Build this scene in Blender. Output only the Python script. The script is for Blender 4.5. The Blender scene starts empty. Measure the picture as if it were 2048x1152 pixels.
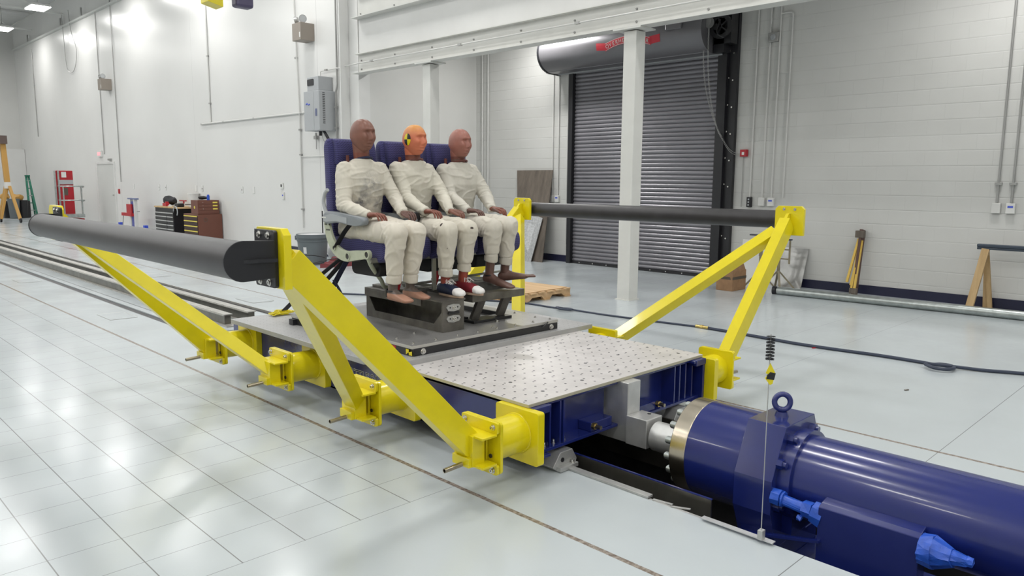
import bpy, bmesh, math, random
from mathutils import Vector, Matrix, noise
random.seed(4)
C = bpy.context.scene.collection
SC = bpy.context.scene
PI = math.pi
# ------------------------------------------------------------------ camera, world, light, exposure
cam_d = bpy.data.cameras.new('camera'); cam = bpy.data.objects.new('camera', cam_d); C.objects.link(cam)
R_ = Vector((0.7104296, -0.70373016, 0.00732414)); U_ = Vector((0.09428178, 0.10548224, 0.98994164)); F_ = Vector((0.69742436, 0.70259331, -0.14128663))
m = Matrix((( R_.x, U_.x, -F_.x, 0), (R_.y, U_.y, -F_.y, 0), (R_.z, U_.z, -F_.z, 1.6), (0, 0, 0, 1)))
cam.matrix_world = m
cam_d.sensor_width = 36; cam_d.lens = 36 * 1511.58 / 2048; cam_d.clip_start = 0.05; cam_d.clip_end = 200
SC.camera = cam
SC.view_settings.view_transform = 'Standard'; SC.view_settings.look = 'None'
SC.view_settings.gamma = 1; SC.view_settings.use_curve_mapping = False
SC.view_settings.exposure = 0.0
W = bpy.data.worlds.new('world'); SC.world = W; W.use_nodes = True
W.node_tree.nodes['Background'].inputs[0].default_value = (.8, .85, .9, 1); W.node_tree.nodes['Background'].inputs[1].default_value = 0.25
LAMP_POWER = 58
LAMP_X = (7.0, 3.4, -0.2, -3.8, -7.4); LAMP_Y = (-6.1, -1.1, 3.9, 8.9, 13.9, 18.9, 23.9, 28.9, 33.9)
LAMP_Z = 7.0
XC = 3.665
# ------------------------------------------------------------------ materials
def new_mat(name):
    m = bpy.data.materials.new(name); m.use_nodes = True
    return m, m.node_tree.nodes, m.node_tree.links, m.node_tree.nodes['Principled BSDF']
def mat(name, col, rough=.5, metal=0, var=0.0, vscale=6, bump=0, bscale=60, coat=0, spec=None, emit=None, estr=0):
    m, n, l, b = new_mat(name)
    b.inputs['Base Color'].default_value = (*col, 1); b.inputs['Roughness'].default_value = rough; b.inputs['Metallic'].default_value = metal
    if coat: b.inputs['Coat Weight'].default_value = coat; b.inputs['Coat Roughness'].default_value = .08
    if spec is not None: b.inputs['Specular IOR Level'].default_value = spec
    if emit: b.inputs['Emission Color'].default_value = (*emit, 1); b.inputs['Emission Strength'].default_value = estr
    if var or bump:
        g = n.new('ShaderNodeNewGeometry')
    if var:
        t = n.new('ShaderNodeTexNoise'); t.inputs['Scale'].default_value = vscale; t.inputs['Detail'].default_value = 5
        l.new(g.outputs['Position'], t.inputs['Vector'])
        r = n.new('ShaderNodeMapRange'); r.inputs[1].default_value = .3; r.inputs[2].default_value = .7; r.inputs[3].default_value = 1 - var; r.inputs[4].default_value = 1 + var * .6
        l.new(t.outputs['Fac'], r.inputs[0])
        v = n.new('ShaderNodeVectorMath'); v.operation = 'SCALE'; v.inputs[0].default_value = col
        l.new(r.outputs[0], v.inputs['Scale']); l.new(v.outputs[0], b.inputs['Base Color'])
    if bump:
        t = n.new('ShaderNodeTexNoise'); t.inputs['Scale'].default_value = bscale; t.inputs['Detail'].default_value = 4
        l.new(g.outputs['Position'], t.inputs['Vector'])
        bp = n.new('ShaderNodeBump'); bp.inputs['Strength'].default_value = bump; bp.inputs['Distance'].default_value = .004
        l.new(t.outputs['Fac'], bp.inputs['Height']); l.new(bp.outputs[0], b.inputs['Normal'])
    return m
class NT:
    """small helper for math graphs"""
    def __init__(s, n, l): s.n = n; s.l = l
    def m(s, op, a, b=None, c=None):
        x = s.n.new('ShaderNodeMath'); x.operation = op
        for i, v in enumerate((a, b, c)):
            if v is None: continue
            if isinstance(v, (int, float)): x.inputs[i].default_value = v
            else: s.l.new(v, x.inputs[i])
        return x.outputs[0]
    def mix(s, fac, a, b):
        x = s.n.new('ShaderNodeMix'); x.data_type = 'RGBA'
        if isinstance(fac, (int, float)): x.inputs[0].default_value = fac
        else: s.l.new(fac, x.inputs[0])
        for i, v in ((6, a), (7, b)):
            if isinstance(v, tuple): x.inputs[i].default_value = (*v, 1)
            else: s.l.new(v, x.inputs[i])
        return x.outputs[2]
    def pos(s):
        g = s.n.new('ShaderNodeNewGeometry'); q = s.n.new('ShaderNodeSeparateXYZ'); s.l.new(g.outputs['Position'], q.inputs[0]); return g.outputs['Position'], q.outputs
    def noise(s, vec, sc, det=4, rough=.5):
        t = s.n.new('ShaderNodeTexNoise'); t.inputs['Scale'].default_value = sc; t.inputs['Detail'].default_value = det; t.inputs['Roughness'].default_value = rough
        s.l.new(vec, t.inputs['Vector']); return t.outputs['Fac']
    def ramp(s, v, a, b, lo=0, hi=1):
        r = s.n.new('ShaderNodeMapRange'); s.l.new(v, r.inputs[0]); r.inputs[1].default_value = a; r.inputs[2].default_value = b; r.inputs[3].default_value = lo; r.inputs[4].default_value = hi
        return r.outputs[0]
    def line(s, v, at, w): return s.m('LESS_THAN', s.m('ABSOLUTE', s.m('SUBTRACT', v, at)), w)
    def bump(s, h, b, st=.3, dist=.01):
        x = s.n.new('ShaderNodeBump'); x.inputs['Strength'].default_value = st; x.inputs['Distance'].default_value = dist
        s.l.new(h, x.inputs['Height']); s.l.new(x.outputs[0], b.inputs['Normal'])

def floor_mat():
    m, n, l, b = new_mat('floor_epoxy'); t = NT(n, l); P, (x, y, z) = t.pos()
    no = t.noise(P, .9, 5); no2 = t.noise(P, 14, 4)
    base = t.mix(t.ramp(no, .3, .7), (.47, .51, .53), (.50, .545, .565))
    sc = t.ramp(t.noise(P, 1.1, 3, .5), .45, .8, 0, .30)
    base = t.mix(sc, base, (.36, .39, .38))
    # saw-cut joints: a square grid beside the track
    gx = t.m('PINGPONG', t.m('SUBTRACT', x, .72), .1455); gy = t.m('PINGPONG', t.m('SUBTRACT', y, 2.905), .1455)
    left = t.m('MULTIPLY', t.m('LESS_THAN', x, 2.47), t.m('GREATER_THAN', y, 2.902))
    right = t.m('MULTIPLY', t.m('GREATER_THAN', x, 5.2), t.m('GREATER_THAN', y, 2.902))
    ly = t.m('LESS_THAN', gx, .0026); lx = t.m('LESS_THAN', gy, .0019)
    g = t.m('MULTIPLY', t.m('MAXIMUM', ly, t.m('MULTIPLY', lx, .8)), left)
    lx2 = t.m('LESS_THAN', t.m('PINGPONG', t.m('SUBTRACT', y, 2.905), .291), .002)
    g = t.m('MAXIMUM', g, t.m('MULTIPLY', t.m('MULTIPLY', lx2, .55), right))
    far = t.m('MULTIPLY', t.line(y, 1.285, .0022), t.m('GREATER_THAN', x, 2.47))
    g = t.m('MAXIMUM', g, far)
    g = t.m('MAXIMUM', g, t.line(x, 3.02, .0016)) if False else g
    col = t.mix(t.m('MULTIPLY', g, .8), base, (.13, .13, .125))
    # caulked expansion joints
    wob = t.m('MULTIPLY', t.m('SUBTRACT', t.noise(P, 9, 3), .5), .006)
    xw = t.m('ADD', x, wob)
    cj = t.m('MAXIMUM', t.line(xw, 2.475, .0135), t.line(xw, 4.9, .014))
    cc = t.mix(t.ramp(t.noise(P, 40, 5, .7), .42, .6), (.16, .125, .10), (.33, .29, .25))
    col = t.mix(cj, col, cc)
    l.new(col, b.inputs['Base Color'])
    l.new(t.ramp(t.m('ADD', t.noise(P, 1.6, 3), t.m('MULTIPLY', no2, .25)), .4, .8, .15, .25), b.inputs['Roughness'])
    b.inputs['Specular IOR Level'].default_value = .5
    t.bump(t.m('SUBTRACT', 1, g), b, .2, .004)
    return m
def cmu_mat():
    m, n, l, b = new_mat('painted_block'); t = NT(n, l); P, (x, y, z) = t.pos()
    cz = t.m('PINGPONG', t.m('SUBTRACT', z, 0), .1016)
    row = t.m('FLOOR', t.m('DIVIDE', z, .2032))
    off = t.m('MULTIPLY', t.m('MODULO', row, 2), .2032)
    cy = t.m('PINGPONG', t.m('ADD', y, off), .2032)
    jz = t.ramp(cz, .003, .009, 1, 0); jy = t.m('MULTIPLY', t.ramp(cy, .002, .007, 1, 0), .45)
    # some courses show, others are filled with paint
    vis = t.ramp(t.noise(P, .9, 2), .35, .6, .25, 1)
    j = t.m('MULTIPLY', t.m('MAXIMUM', jz, jy), vis)
    base = t.mix(t.ramp(t.noise(P, 1.3, 4), .3, .7), (.54, .54, .52), (.58, .58, .56))
    l.new(t.mix(t.m('MULTIPLY', j, .22), base, (.36, .36, .35)), b.inputs['Base Color'])
    b.inputs['Roughness'].default_value = .38
    t.bump(t.m('SUBTRACT', t.m('MULTIPLY', t.noise(P, 50, 4), .15), j), b, .4, .006)
    return m
def left_wall_mat():
    m, n, l, b = new_mat('glossy_white_panel'); t = NT(n, l); P, (x, y, z) = t.pos()
    s = t.m('MAXIMUM', t.line(y, 14.0, .008), t.m('MAXIMUM', t.line(y, 26.15, .008), t.line(y, 20.2, .005)))
    base = t.mix(t.ramp(t.noise(P, .5, 3), .3, .7), (.68, .68, .665), (.72, .72, .705))
    l.new(t.mix(t.m('MULTIPLY', s, .35), base, (.3, .3, .3)), b.inputs['Base Color'])
    b.inputs['Roughness'].default_value = .27
    t.bump(t.noise(P, .8, 2), b, .25, .02)
    return m
def perf_mat(name, col, pitch, r, metal, rough, extra=True, side=None):
    m, n, l, b = new_mat(name); t = NT(n, l); P, (x, y, z) = t.pos()
    up = n.new('ShaderNodeNewGeometry'); sp = n.new('ShaderNodeSeparateXYZ'); l.new(up.outputs['Normal'], sp.inputs[0])
    top = t.m('GREATER_THAN', sp.outputs[2], .6)
    def dots(px, py, ox, oy, rr, jit=0):
        a = t.m('PINGPONG', t.m('ADD', x, ox), px / 2); c = t.m('PINGPONG', t.m('ADD', y, oy), py / 2)
        d = t.m('SQRT', t.m('ADD', t.m('MULTIPLY', a, a), t.m('MULTIPLY', c, c)))
        return t.m('LESS_THAN', d, rr)
    d = dots(pitch, pitch, .013, .02, r)
    if extra:
        d = t.m('MAXIMUM', d, dots(pitch * 4.1, pitch * 3.1, .05, .045, r * 1.6))
        d = t.m('MAXIMUM', d, t.m('MULTIPLY', dots(pitch * 2, pitch, .037, .031, r * .85), t.m('GREATER_THAN', t.noise(P, 3.3, 1), .5)))
    d = t.m('MULTIPLY', d, top)
    c2 = tuple(c * .8 for c in col)
    base = t.mix(t.ramp(t.noise(P, 5, 6, .65), .3, .75), col, c2)
    if side: base = t.mix(top, side, base)
    l.new(t.mix(d, base, (.03, .03, .035)), b.inputs['Base Color'])
    l.new(t.m('MULTIPLY', t.m('SUBTRACT', 1, d), metal), b.inputs['Metallic'])
    b.inputs['Roughness'].default_value = rough
    return m
def fabric_mat():
    m, n, l, b = new_mat('blue_seat_fabric'); t = NT(n, l); P, (x, y, z) = t.pos()
    u = t.m('ADD', x, y)
    zz = t.m('ADD', z, t.m('MULTIPLY', t.m('PINGPONG', u, .012), .55))
    w = t.m('PINGPONG', zz, .007)
    base = t.mix(t.ramp(w, .0, .007), (.014, .013, .065), (.062, .058, .19))
    l.new(base, b.inputs['Base Color']); b.inputs['Roughness'].default_value = .85
    b.inputs['Sheen Weight'].default_value = .1
    t.bump(w, b, .5, .3)
    return m
def cloth_mat(name, col, spots, stains):
    m, n, l, b = new_mat(name); t = NT(n, l); P, (x, y, z) = t.pos()
    base = t.mix(t.ramp(t.noise(P, 4, 5, .6), .35, .75), col, tuple(c * .84 for c in col))
    def dist(p, sx=1, sz=1):
        v = n.new('ShaderNodeVectorMath'); v.operation = 'SUBTRACT'; l.new(P, v.inputs[0]); v.inputs[1].default_value = p
        s = n.new('ShaderNodeVectorMath'); s.operation = 'MULTIPLY'; l.new(v.outputs[0], s.inputs[0]); s.inputs[1].default_value = (sx, 1, sz)
        q = n.new('ShaderNodeVectorMath'); q.operation = 'LENGTH'; l.new(s.outputs[0], q.inputs[0]); return q.outputs['Value']
    for p, r, c, a in stains:
        f = t.m('MULTIPLY', t.ramp(dist(p), r, r * .2, 0, a), t.ramp(t.noise(P, 16, 5, .65), .38, .62))
        base = t.mix(f, base, c)
    for p, r, c, sx, sz in spots:
        f = t.m('LESS_THAN', t.m('ADD', dist(p, sx, sz), t.m('MULTIPLY', t.m('SUBTRACT', t.noise(P, 60, 2), .5), .01)), r)
        base = t.mix(f, base, c)
    l.new(base, b.inputs['Base Color']); b.inputs['Roughness'].default_value = .9
    t.bump(t.m('ADD', t.noise(P, 22, 4), t.m('MULTIPLY', t.noise(P, 260, 2), .25)), b, .35, .004)
    return m
def wood_mat(name, a, c, axis='Z', sc=9):
    m, n, l, b = new_mat(name); t = NT(n, l); P, xyz = t.pos()
    mp = n.new('ShaderNodeMapping'); s = {'X': (.1, 1, 1), 'Y': (1, .1, 1), 'Z': (1, 1, .1)}[axis]; mp.inputs['Scale'].default_value = s
    l.new(P, mp.inputs[0])
    l.new(t.mix(t.ramp(t.noise(mp.outputs[0], sc, 6, .65), .3, .7), a, c), b.inputs['Base Color']); b.inputs['Roughness'].default_value = .7
    return m
M = {}
M['floor'] = floor_mat(); M['cmu'] = cmu_mat(); M['lwall'] = left_wall_mat()
M['white'] = mat('white_paint', (.66, .66, .645), .35, var=.04, vscale=2)
M['bayside'] = mat('grey_white_wall', (.60, .60, .58), .45, var=.04, vscale=1)
M['upper'] = mat('upper_wall_paint', (.60, .61, .59), .5, var=.03, vscale=.6)
M['ceil'] = mat('ceiling_deck', (.62, .63, .62), .6, var=.06, vscale=2)
M['beamw'] = mat('beam_paint', (.64, .64, .61), .38, var=.05, vscale=3)
M['black'] = mat('black_paint', (.012, .012, .015), .4)
M['blackp'] = mat('black_powder', (.018, .018, .02), .42, var=.15, vscale=14)
M['pipe'] = mat('black_pipe', (.028, .026, .028), .42, var=.25, vscale=7)
M['base'] = mat('navy_rubber', (.012, .013, .04), .4)
M['yellow'] = mat('yellow_paint', (.72, .60, .004), .30, var=.05, vscale=9, coat=.3)
M['weld'] = mat('pale_yellow_edge', (.62, .58, .26), .4)
M['blue'] = mat('blue_paint', (.012, .021, .14), .22, var=.08, vscale=8, coat=.5)
M['cblue'] = mat('cylinder_blue', (.010, .019, .145), .25, var=.06, vscale=5, coat=.3)
M['tape'] = mat('blue_tape', (.02, .09, .50), .35, var=.2, vscale=25, bump=.6, bscale=40)
M['alu'] = mat('aluminium', (.66, .66, .65), .40, .7, var=.1, vscale=12)
M['alud'] = mat('dull_aluminium', (.50, .50, .49), .45, .7, var=.12, vscale=10)
M['nickel'] = mat('nickel_ring', (.60, .53, .43), .24, 1, var=.1, vscale=9)
M['steel'] = mat('bolt_steel', (.62, .61, .58), .25, 1)
M['zinc'] = mat('zinc_tube', (.42, .37, .28), .3, 1)
M['rawsteel'] = mat('raw_steel', (.15, .14, .125), .42, .55, var=.4, vscale=9)
M['plate1'] = perf_mat('perforated_plate', (.70, .67, .655), .084, .0074, .2, .36, True, (.48, .45, .34))
M['plate2'] = perf_mat('grey_tooling_plate', (.43, .43, .43), .055, .0036, .35, .42, False)
M['plate3'] = perf_mat('dark_tooling_plate', (.31, .305, .30), .083, .0036, .45, .36, False, (.48, .47, .44))
M['plateedge'] = mat('plate_edge', (.40, .38, .33), .5, .4, var=.2, vscale=20)
M['fabric'] = fabric_mat()
M['gplastic'] = mat('grey_plastic', (.22, .24, .26), .35, var=.04)
M['lgreen'] = mat('pale_green_primer', (.44, .47, .36), .42, var=.1, vscale=20)
M['strut'] = mat('seat_leg_metal', (.33, .33, .29), .38, .6, var=.1)
M['perfw'] = perf_mat('perforated_strut', (.5, .5, .47), .02, .004, 0, .5, False)
M['belt'] = mat('black_webbing', (.012, .012, .015), .7)
M['navybelt'] = mat('navy_webbing', (.012, .016, .05), .7)
M['redstrap'] = mat('red_webbing', (.45, .012, .02), .55)
M['slat'] = mat('shutter_grey', (.21, .205, .225), .34, .3, var=.08, vscale=2)
M['hood'] = mat('hood_grey', (.17, .167, .178), .33, .4, var=.05, vscale=2)
M['redpaint'] = mat('red_paint', (.42, .012, .022), .35, var=.1)
M['ribbonred'] = mat('ribbon_red', (.50, .012, .03), .45)
M['letterw'] = mat('letter_white', (.8, .78, .76), .5)
M['letterk'] = mat('letter_black', (.012, .012, .016), .5)
M['conduit'] = mat('painted_conduit', (.60, .60, .58), .35)
M['gconduit'] = mat('grey_conduit', (.36, .36, .35), .4, .5)
M['galv'] = mat('galvanised', (.42, .45, .44), .36, .85, var=.2, vscale=16)
M['bin'] = mat('grey_bin', (.115, .135, .145), .5, var=.06)
M['brown'] = mat('brown_enamel', (.15, .052, .033), .4, var=.06)
M['ylabel'] = mat('yellow_label', (.75, .62, .10), .5)
M['heater'] = mat('heater_grey', (.40, .415, .43), .4, var=.02)
M['heaterd'] = mat('heater_side', (.34, .355, .365), .42, var=.02)
M['emerg'] = mat('beige_case', (.27, .235, .20), .45)
M['glass'] = mat('lens_glass', (.55, .55, .55), .15, .3)
M['card'] = mat('cardboard', (.33, .19, .10), .8, var=.15, vscale=14)
M['tapeb'] = mat('brown_tape', (.10, .08, .06), .4)
M['ply'] = wood_mat('old_plywood', (.09, .075, .06), (.17, .14, .115))
M['pallet'] = wood_mat('pallet_wood', (.50, .32, .16), (.68, .47, .27), 'Y', 7)
M['horse'] = wood_mat('timber', (.42, .28, .13), (.60, .42, .22))
M['ywood'] = wood_mat('yellow_timber', (.60, .38, .06), (.72, .50, .12))
M['foil'] = mat('silver_sheet', (.50, .51, .52), .35, .7, var=.25, vscale=30, bump=.4, bscale=14)
M['sheet'] = mat('brushed_sheet', (.44, .44, .43), .28, .9, var=.3, vscale=4)
M['gantry'] = mat('gantry_ochre', (.50, .28, .07), .5)
M['green'] = mat('ladder_green', (.015, .16, .10), .45)
M['hose'] = mat('dark_hose', (.03, .04, .07), .5)
M['brass'] = mat('brass', (.55, .42, .16), .3, 1)
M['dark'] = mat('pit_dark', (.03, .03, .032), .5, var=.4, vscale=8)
M['pitrail'] = mat('rail_steel', (.46, .45, .42), .38, .4, var=.2, vscale=9)
M['angle'] = mat('angle_steel', (.20, .19, .165), .28, .85, var=.25, vscale=6)
M['whitep'] = mat('white_plastic', (.68, .68, .66), .4)
M['bluelab'] = mat('blue_mark', (.05, .09, .55), .5)
M['shoew'] = mat('shoe_white', (.72, .70, .68), .5)
M['shoeb'] = mat('shoe_navy', (.012, .02, .055), .45)
M['shoer'] = mat('shoe_red', (.22, .02, .03), .45)
M['sole'] = mat('shoe_sole', (.42, .30, .22), .6)
M['lens'] = mat('lamp_lens', (1, 1, 1), .5, emit=(1, .99, .96), estr=9)
M['exit'] = mat('exit_glow', (.8, .2, .25), .5, emit=(1, .25, .3), estr=1.5)
M['bag'] = mat('clear_bag', (.62, .62, .62), .35)
M['purple'] = mat('stand_dark', (.05, .055, .08), .5)
M['olive'] = mat('stand_olive', (.24, .21, .14), .5, var=.15)
# ------------------------------------------------------------------ mesh helpers
def B(): return bmesh.new()
def faces_from(bm, rings, closed=True, caps=True):
    vr = [[bm.verts.new(p) for p in r] for r in rings]
    n = len(vr[0])
    for a, b in zip(vr, vr[1:]):
        for i in range(n if closed else n - 1):
            j = (i + 1) % n
            bm.faces.new((a[i], a[j], b[j], b[i]))
    if caps and closed:
        bm.faces.new(vr[0][::-1]); bm.faces.new(vr[-1])
    return vr
def box(bm, x0, x1, y0, y1, z0, z1):
    faces_from(bm, [[(x0, y0, z0), (x1, y0, z0), (x1, y1, z0), (x0, y1, z0)], [(x0, y0, z1), (x1, y0, z1), (x1, y1, z1), (x0, y1, z1)]]); return bm
def frame_of(d, up=None):
    d = Vector(d).normalized(); up = Vector(up) if up else (Vector((0, 0, 1)) if abs(d.z) < .9 else Vector((0, 1, 0)))
    u = up.cross(d)
    if u.length < 1e-6: u = Vector((1, 0, 0)).cross(d)
    u.normalize(); return u, d.cross(u).normalized()
def beam(bm, p, q, w, h, up=None, w2=None, h2=None):
    p = Vector(p); q = Vector(q); u, v = frame_of(q - p, up)
    w2 = w if w2 is None else w2; h2 = h if h2 is None else h2
    faces_from(bm, [[c + u * a * ww / 2 + v * b * hh / 2 for a, b in ((-1, -1), (1, -1), (1, 1), (-1, 1))] for c, ww, hh in ((p, w, h), (q, w2, h2))]); return bm
def cyl(bm, p, q, r, seg=20, r2=None, caps=True):
    p = Vector(p); q = Vector(q); u, v = frame_of(q - p); r2 = r if r2 is None else r2
    faces_from(bm, [[c + (u * math.cos(2 * PI * i / seg) + v * math.sin(2 * PI * i / seg)) * rr for i in range(seg)] for c, rr in ((p, r), (q, r2))], caps=caps); return bm
def ring(bm, p, q, ro, ri, seg=24):
    p = Vector(p); q = Vector(q); u, v = frame_of(q - p)
    def c(o, r): return [o + (u * math.cos(2 * PI * i / seg) + v * math.sin(2 * PI * i / seg)) * r for i in range(seg)]
    rs = [c(p, ro), c(q, ro), c(q, ri), c(p, ri), c(p, ro)]
    vr = [[bm.verts.new(x) for x in r] for r in rs[:4]]; vr.append(vr[0])
    for a, b in zip(vr, vr[1:]):
        for i in range(seg): bm.faces.new((a[i], a[(i + 1) % seg], b[(i + 1) % seg], b[i]))
    return bm
def smooth_path(pts, n=8):
    P = [Vector(p) for p in pts]
    if len(P) < 3: return P
    out = []
    for i in range(len(P) - 1):
        a = P[max(i - 1, 0)]; b = P[i]; c = P[i + 1]; d = P[min(i + 2, len(P) - 1)]
        for k in range(n):
            t = k / n
            out.append(.5 * ((2 * b) + (c - a) * t + (2 * a - 5 * b + 4 * c - d) * t * t + (3 * b - a - 3 * c + d) * t ** 3))
    out.append(P[-1]); return out
def sweep(bm, pts, r, seg=8, flat=None, radii=None, upv=None):
    P = [Vector(p) for p in pts]; rings = []; u = None
    for i, p in enumerate(P):
        d = (P[min(i + 1, len(P) - 1)] - P[max(i - 1, 0)]).normalized()
        if u is None: u, v = frame_of(d, upv)
        else:
            u = (u - d * u.dot(d)); u.normalize(); v = d.cross(u)
        a = radii[i] if radii else r; bq = a if flat is None else flat
        if flat is None: rings.append([p + (u * math.cos(2 * PI * k / seg) + v * math.sin(2 * PI * k / seg)) * a for k in range(seg)])
        else: rings.append([p + u * s * a + v * t * bq for s, t in ((-1, -1), (1, -1), (1, 1), (-1, 1))])
    faces_from(bm, rings); return bm
def prism(bm, pts, axis, a, b):
    """polygon pts extruded along axis from a to b"""
    def P(q, t): return {'X': (t, q[0], q[1]), 'Y': (q[0], t, q[1]), 'Z': (q[0], q[1], t)}[axis]
    faces_from(bm, [[P(q, a) for q in pts], [P(q, b) for q in pts]]); return bm
def rrect(x0, x1, y0, y1, r, n=4):
    out = []
    for cx, cy, s in ((x1 - r, y1 - r, 0), (x0 + r, y1 - r, 1), (x0 + r, y0 + r, 2), (x1 - r, y0 + r, 3)):
        for k in range(n + 1):
            a = (s + k / n) * PI / 2; out.append((cx + r * math.cos(a), cy + r * math.sin(a)))
    return out
def loft(bm, secs, seg=20):
    """secs: (center, u, v, ru, rv[, power])"""
    rings = []
    for s in secs:
        c, u, v, ru, rv = (Vector(s[0]), Vector(s[1]), Vector(s[2]), s[3], s[4]); pw = s[5] if len(s) > 5 else 1
        r = []
        for i in range(seg):
            a = 2 * PI * i / seg; ca, sa = math.cos(a), math.sin(a)
            r.append(c + u * ru * math.copysign(abs(ca) ** pw, ca) + v * rv * math.copysign(abs(sa) ** pw, sa))
        rings.append(r)
    faces_from(bm, rings); return bm
def capsule(bm, p, q, r1, r2, seg=16, end=True):
    p = Vector(p); q = Vector(q); d = (q - p).normalized(); u, v = frame_of(d); S = []
    if end:
        for k in (0.15, .45, .75): a = k * PI / 2; S.append((p - d * r1 * math.cos(a), u, v, r1 * math.sin(a), r1 * math.sin(a)))
    S.append((p, u, v, r1, r1)); S.append((p.lerp(q, .5), u, v, (r1 + r2) / 2, (r1 + r2) / 2)); S.append((q, u, v, r2, r2))
    if end:
        for k in (.75, .45, .15): a = k * PI / 2; S.append((q + d * r2 * math.cos(a), u, v, r2 * math.sin(a), r2 * math.sin(a)))
    loft(bm, S, seg); return bm
def ball(bm, c, r, seg=14):
    c = Vector(c); rx, ry, rz = r if isinstance(r, tuple) else (r, r, r)
    S = [(c + Vector((0, 0, rz * math.cos(a))), (1, 0, 0), (0, 1, 0), rx * math.sin(a), ry * math.sin(a)) for a in [PI * (.06 + .88 * k / 9) for k in range(10)][::-1]]
    loft(bm, S, seg); return bm
def torus(bm, c, ax, R, r, seg=28, s2=10, a0=0, a1=2 * PI):
    c = Vector(c); u, v = frame_of(ax); w = Vector(ax).normalized(); full = abs(a1 - a0 - 2 * PI) < 1e-6
    n = seg if full else seg + 1; rs = []
    for i in range(n):
        a = a0 + (a1 - a0) * i / seg; d = u * math.cos(a) + v * math.sin(a)
        rs.append([c + d * (R + r * math.cos(2 * PI * k / s2)) + w * r * math.sin(2 * PI * k / s2) for k in range(s2)])
    if full:
        vr = [[bm.verts.new(p) for p in r_] for r_ in rs]
        for i in range(n):
            a = vr[i]; b = vr[(i + 1) % n]
            for k in range(s2): bm.faces.new((a[k], a[(k + 1) % s2], b[(k + 1) % s2], b[k]))
    else: faces_from(bm, rs)
    return bm
# ------------------------------------------------------------------ object helpers
ORG = {}
MIR = [False]
def link(name, me, parent, origin):
    o = bpy.data.objects.new(name, me); C.objects.link(o)
    po = ORG.get(parent.name, Vector()) if parent else Vector()
    o.location = origin - po
    if parent: o.parent = parent
    ORG[o.name] = origin.copy(); return o
def obj(name, bm, m, parent=None, smooth=False, bevel=0, keep_origin=False):
    if MIR[0]:
        for v in bm.verts: v.co.x = 2 * XC - v.co.x
    bmesh.ops.recalc_face_normals(bm, faces=bm.faces)
    co = [v.co for v in bm.verts]
    lo = Vector((min(c.x for c in co), min(c.y for c in co), min(c.z for c in co))); hi = Vector((max(c.x for c in co), max(c.y for c in co), max(c.z for c in co)))
    org = Vector() if keep_origin else Vector(((lo.x + hi.x) / 2, (lo.y + hi.y) / 2, lo.z))
    for v in bm.verts: v.co -= org
    if smooth:
        for f in bm.faces: f.smooth = True
        for e in bm.edges:
            if len(e.link_faces) == 2 and e.calc_face_angle(0) > .7: e.smooth = False
    me = bpy.data.meshes.new(name); bm.to_mesh(me); bm.free()
    for q in (m if isinstance(m, (list, tuple)) else [m]): me.materials.append(q)
    o = link(name, me, parent, org)
    if bevel:
        b = o.modifiers.new('bevel', 'BEVEL'); b.width = bevel; b.segments = 2; b.limit_method = 'ANGLE'; b.angle_limit = .6
    return o
def tag(o, label, cat, group=None):
    o['label'] = label; o['category'] = cat
    if group: o['group'] = group
    return o
def thing(name, label, cat, loc, group=None):
    loc = Vector(loc)
    if MIR[0]: loc.x = 2 * XC - loc.x
    o = link(name, None, None, loc); o.empty_display_size = .1
    return tag(o, label, cat, group)
def struct(name, bm, m, **k):
    o = obj(name, bm, m, **k); o['kind'] = 'structure'; return o
def lab(o, t): o['label'] = t; return o
def text_bm(body, size, origin, right, up, offset=0, depth=.0006, align='LEFT', spacing=1):
    cu = bpy.data.curves.new('t', 'FONT'); cu.body = body; cu.size = size; cu.extrude = depth; cu.offset = offset; cu.align_x = align; cu.space_character = spacing
    o = bpy.data.objects.new('t', cu); C.objects.link(o)
    dg = bpy.context.evaluated_depsgraph_get(); me = bpy.data.meshes.new_from_object(o.evaluated_get(dg))
    bm = B(); bm.from_mesh(me); bpy.data.objects.remove(o); bpy.data.curves.remove(cu); bpy.data.meshes.remove(me)
    r = Vector(right).normalized(); u = Vector(up).normalized(); n = r.cross(u); og = Vector(origin)
    for v in bm.verts: v.co = og + r * v.co.x + u * v.co.y + n * v.co.z
    return bm
def bolt(parent, p, axis, r=.012, h=.012, m=None):
    """socket-head bolt with washer: head axis points along axis"""
    bm = B(); p = Vector(p); a = Vector(axis).normalized()
    cyl(bm, p, p + a * .003, r * 1.5, 16); ring(bm, p + a * .003, p + a * (.003 + h), r, r * .45, 12); cyl(bm, p + a * .003, p + a * (.003 + h * .5), r * .5, 6)
    return obj('bolt', bm, m or M['steel'], parent, smooth=True)
exec_order = []
# ================================================================== SETTING
bm = B()
box(bm, -9, 3.07, -8, 38.5, -.25, 0); box(bm, 4.27, 11.5, -8, 38.5, -.25, 0)
box(bm, 3.07, 4.27, -8, -3.5, -.25, 0); box(bm, 3.165, 4.175, 7.7, 38.5, -.25, 0)
struct('floor', bm, M['floor'], keep_origin=True)
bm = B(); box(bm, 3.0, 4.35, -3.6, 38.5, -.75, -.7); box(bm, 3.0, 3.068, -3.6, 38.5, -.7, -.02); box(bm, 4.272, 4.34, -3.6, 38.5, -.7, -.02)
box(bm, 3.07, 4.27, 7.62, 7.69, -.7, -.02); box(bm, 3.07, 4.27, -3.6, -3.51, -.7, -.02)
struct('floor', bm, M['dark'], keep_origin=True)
bm = B(); box(bm, 8.3, 8.55, 12.53, 38.6, 0, 7.9); struct('wall_left', bm, M['lwall'])
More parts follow.
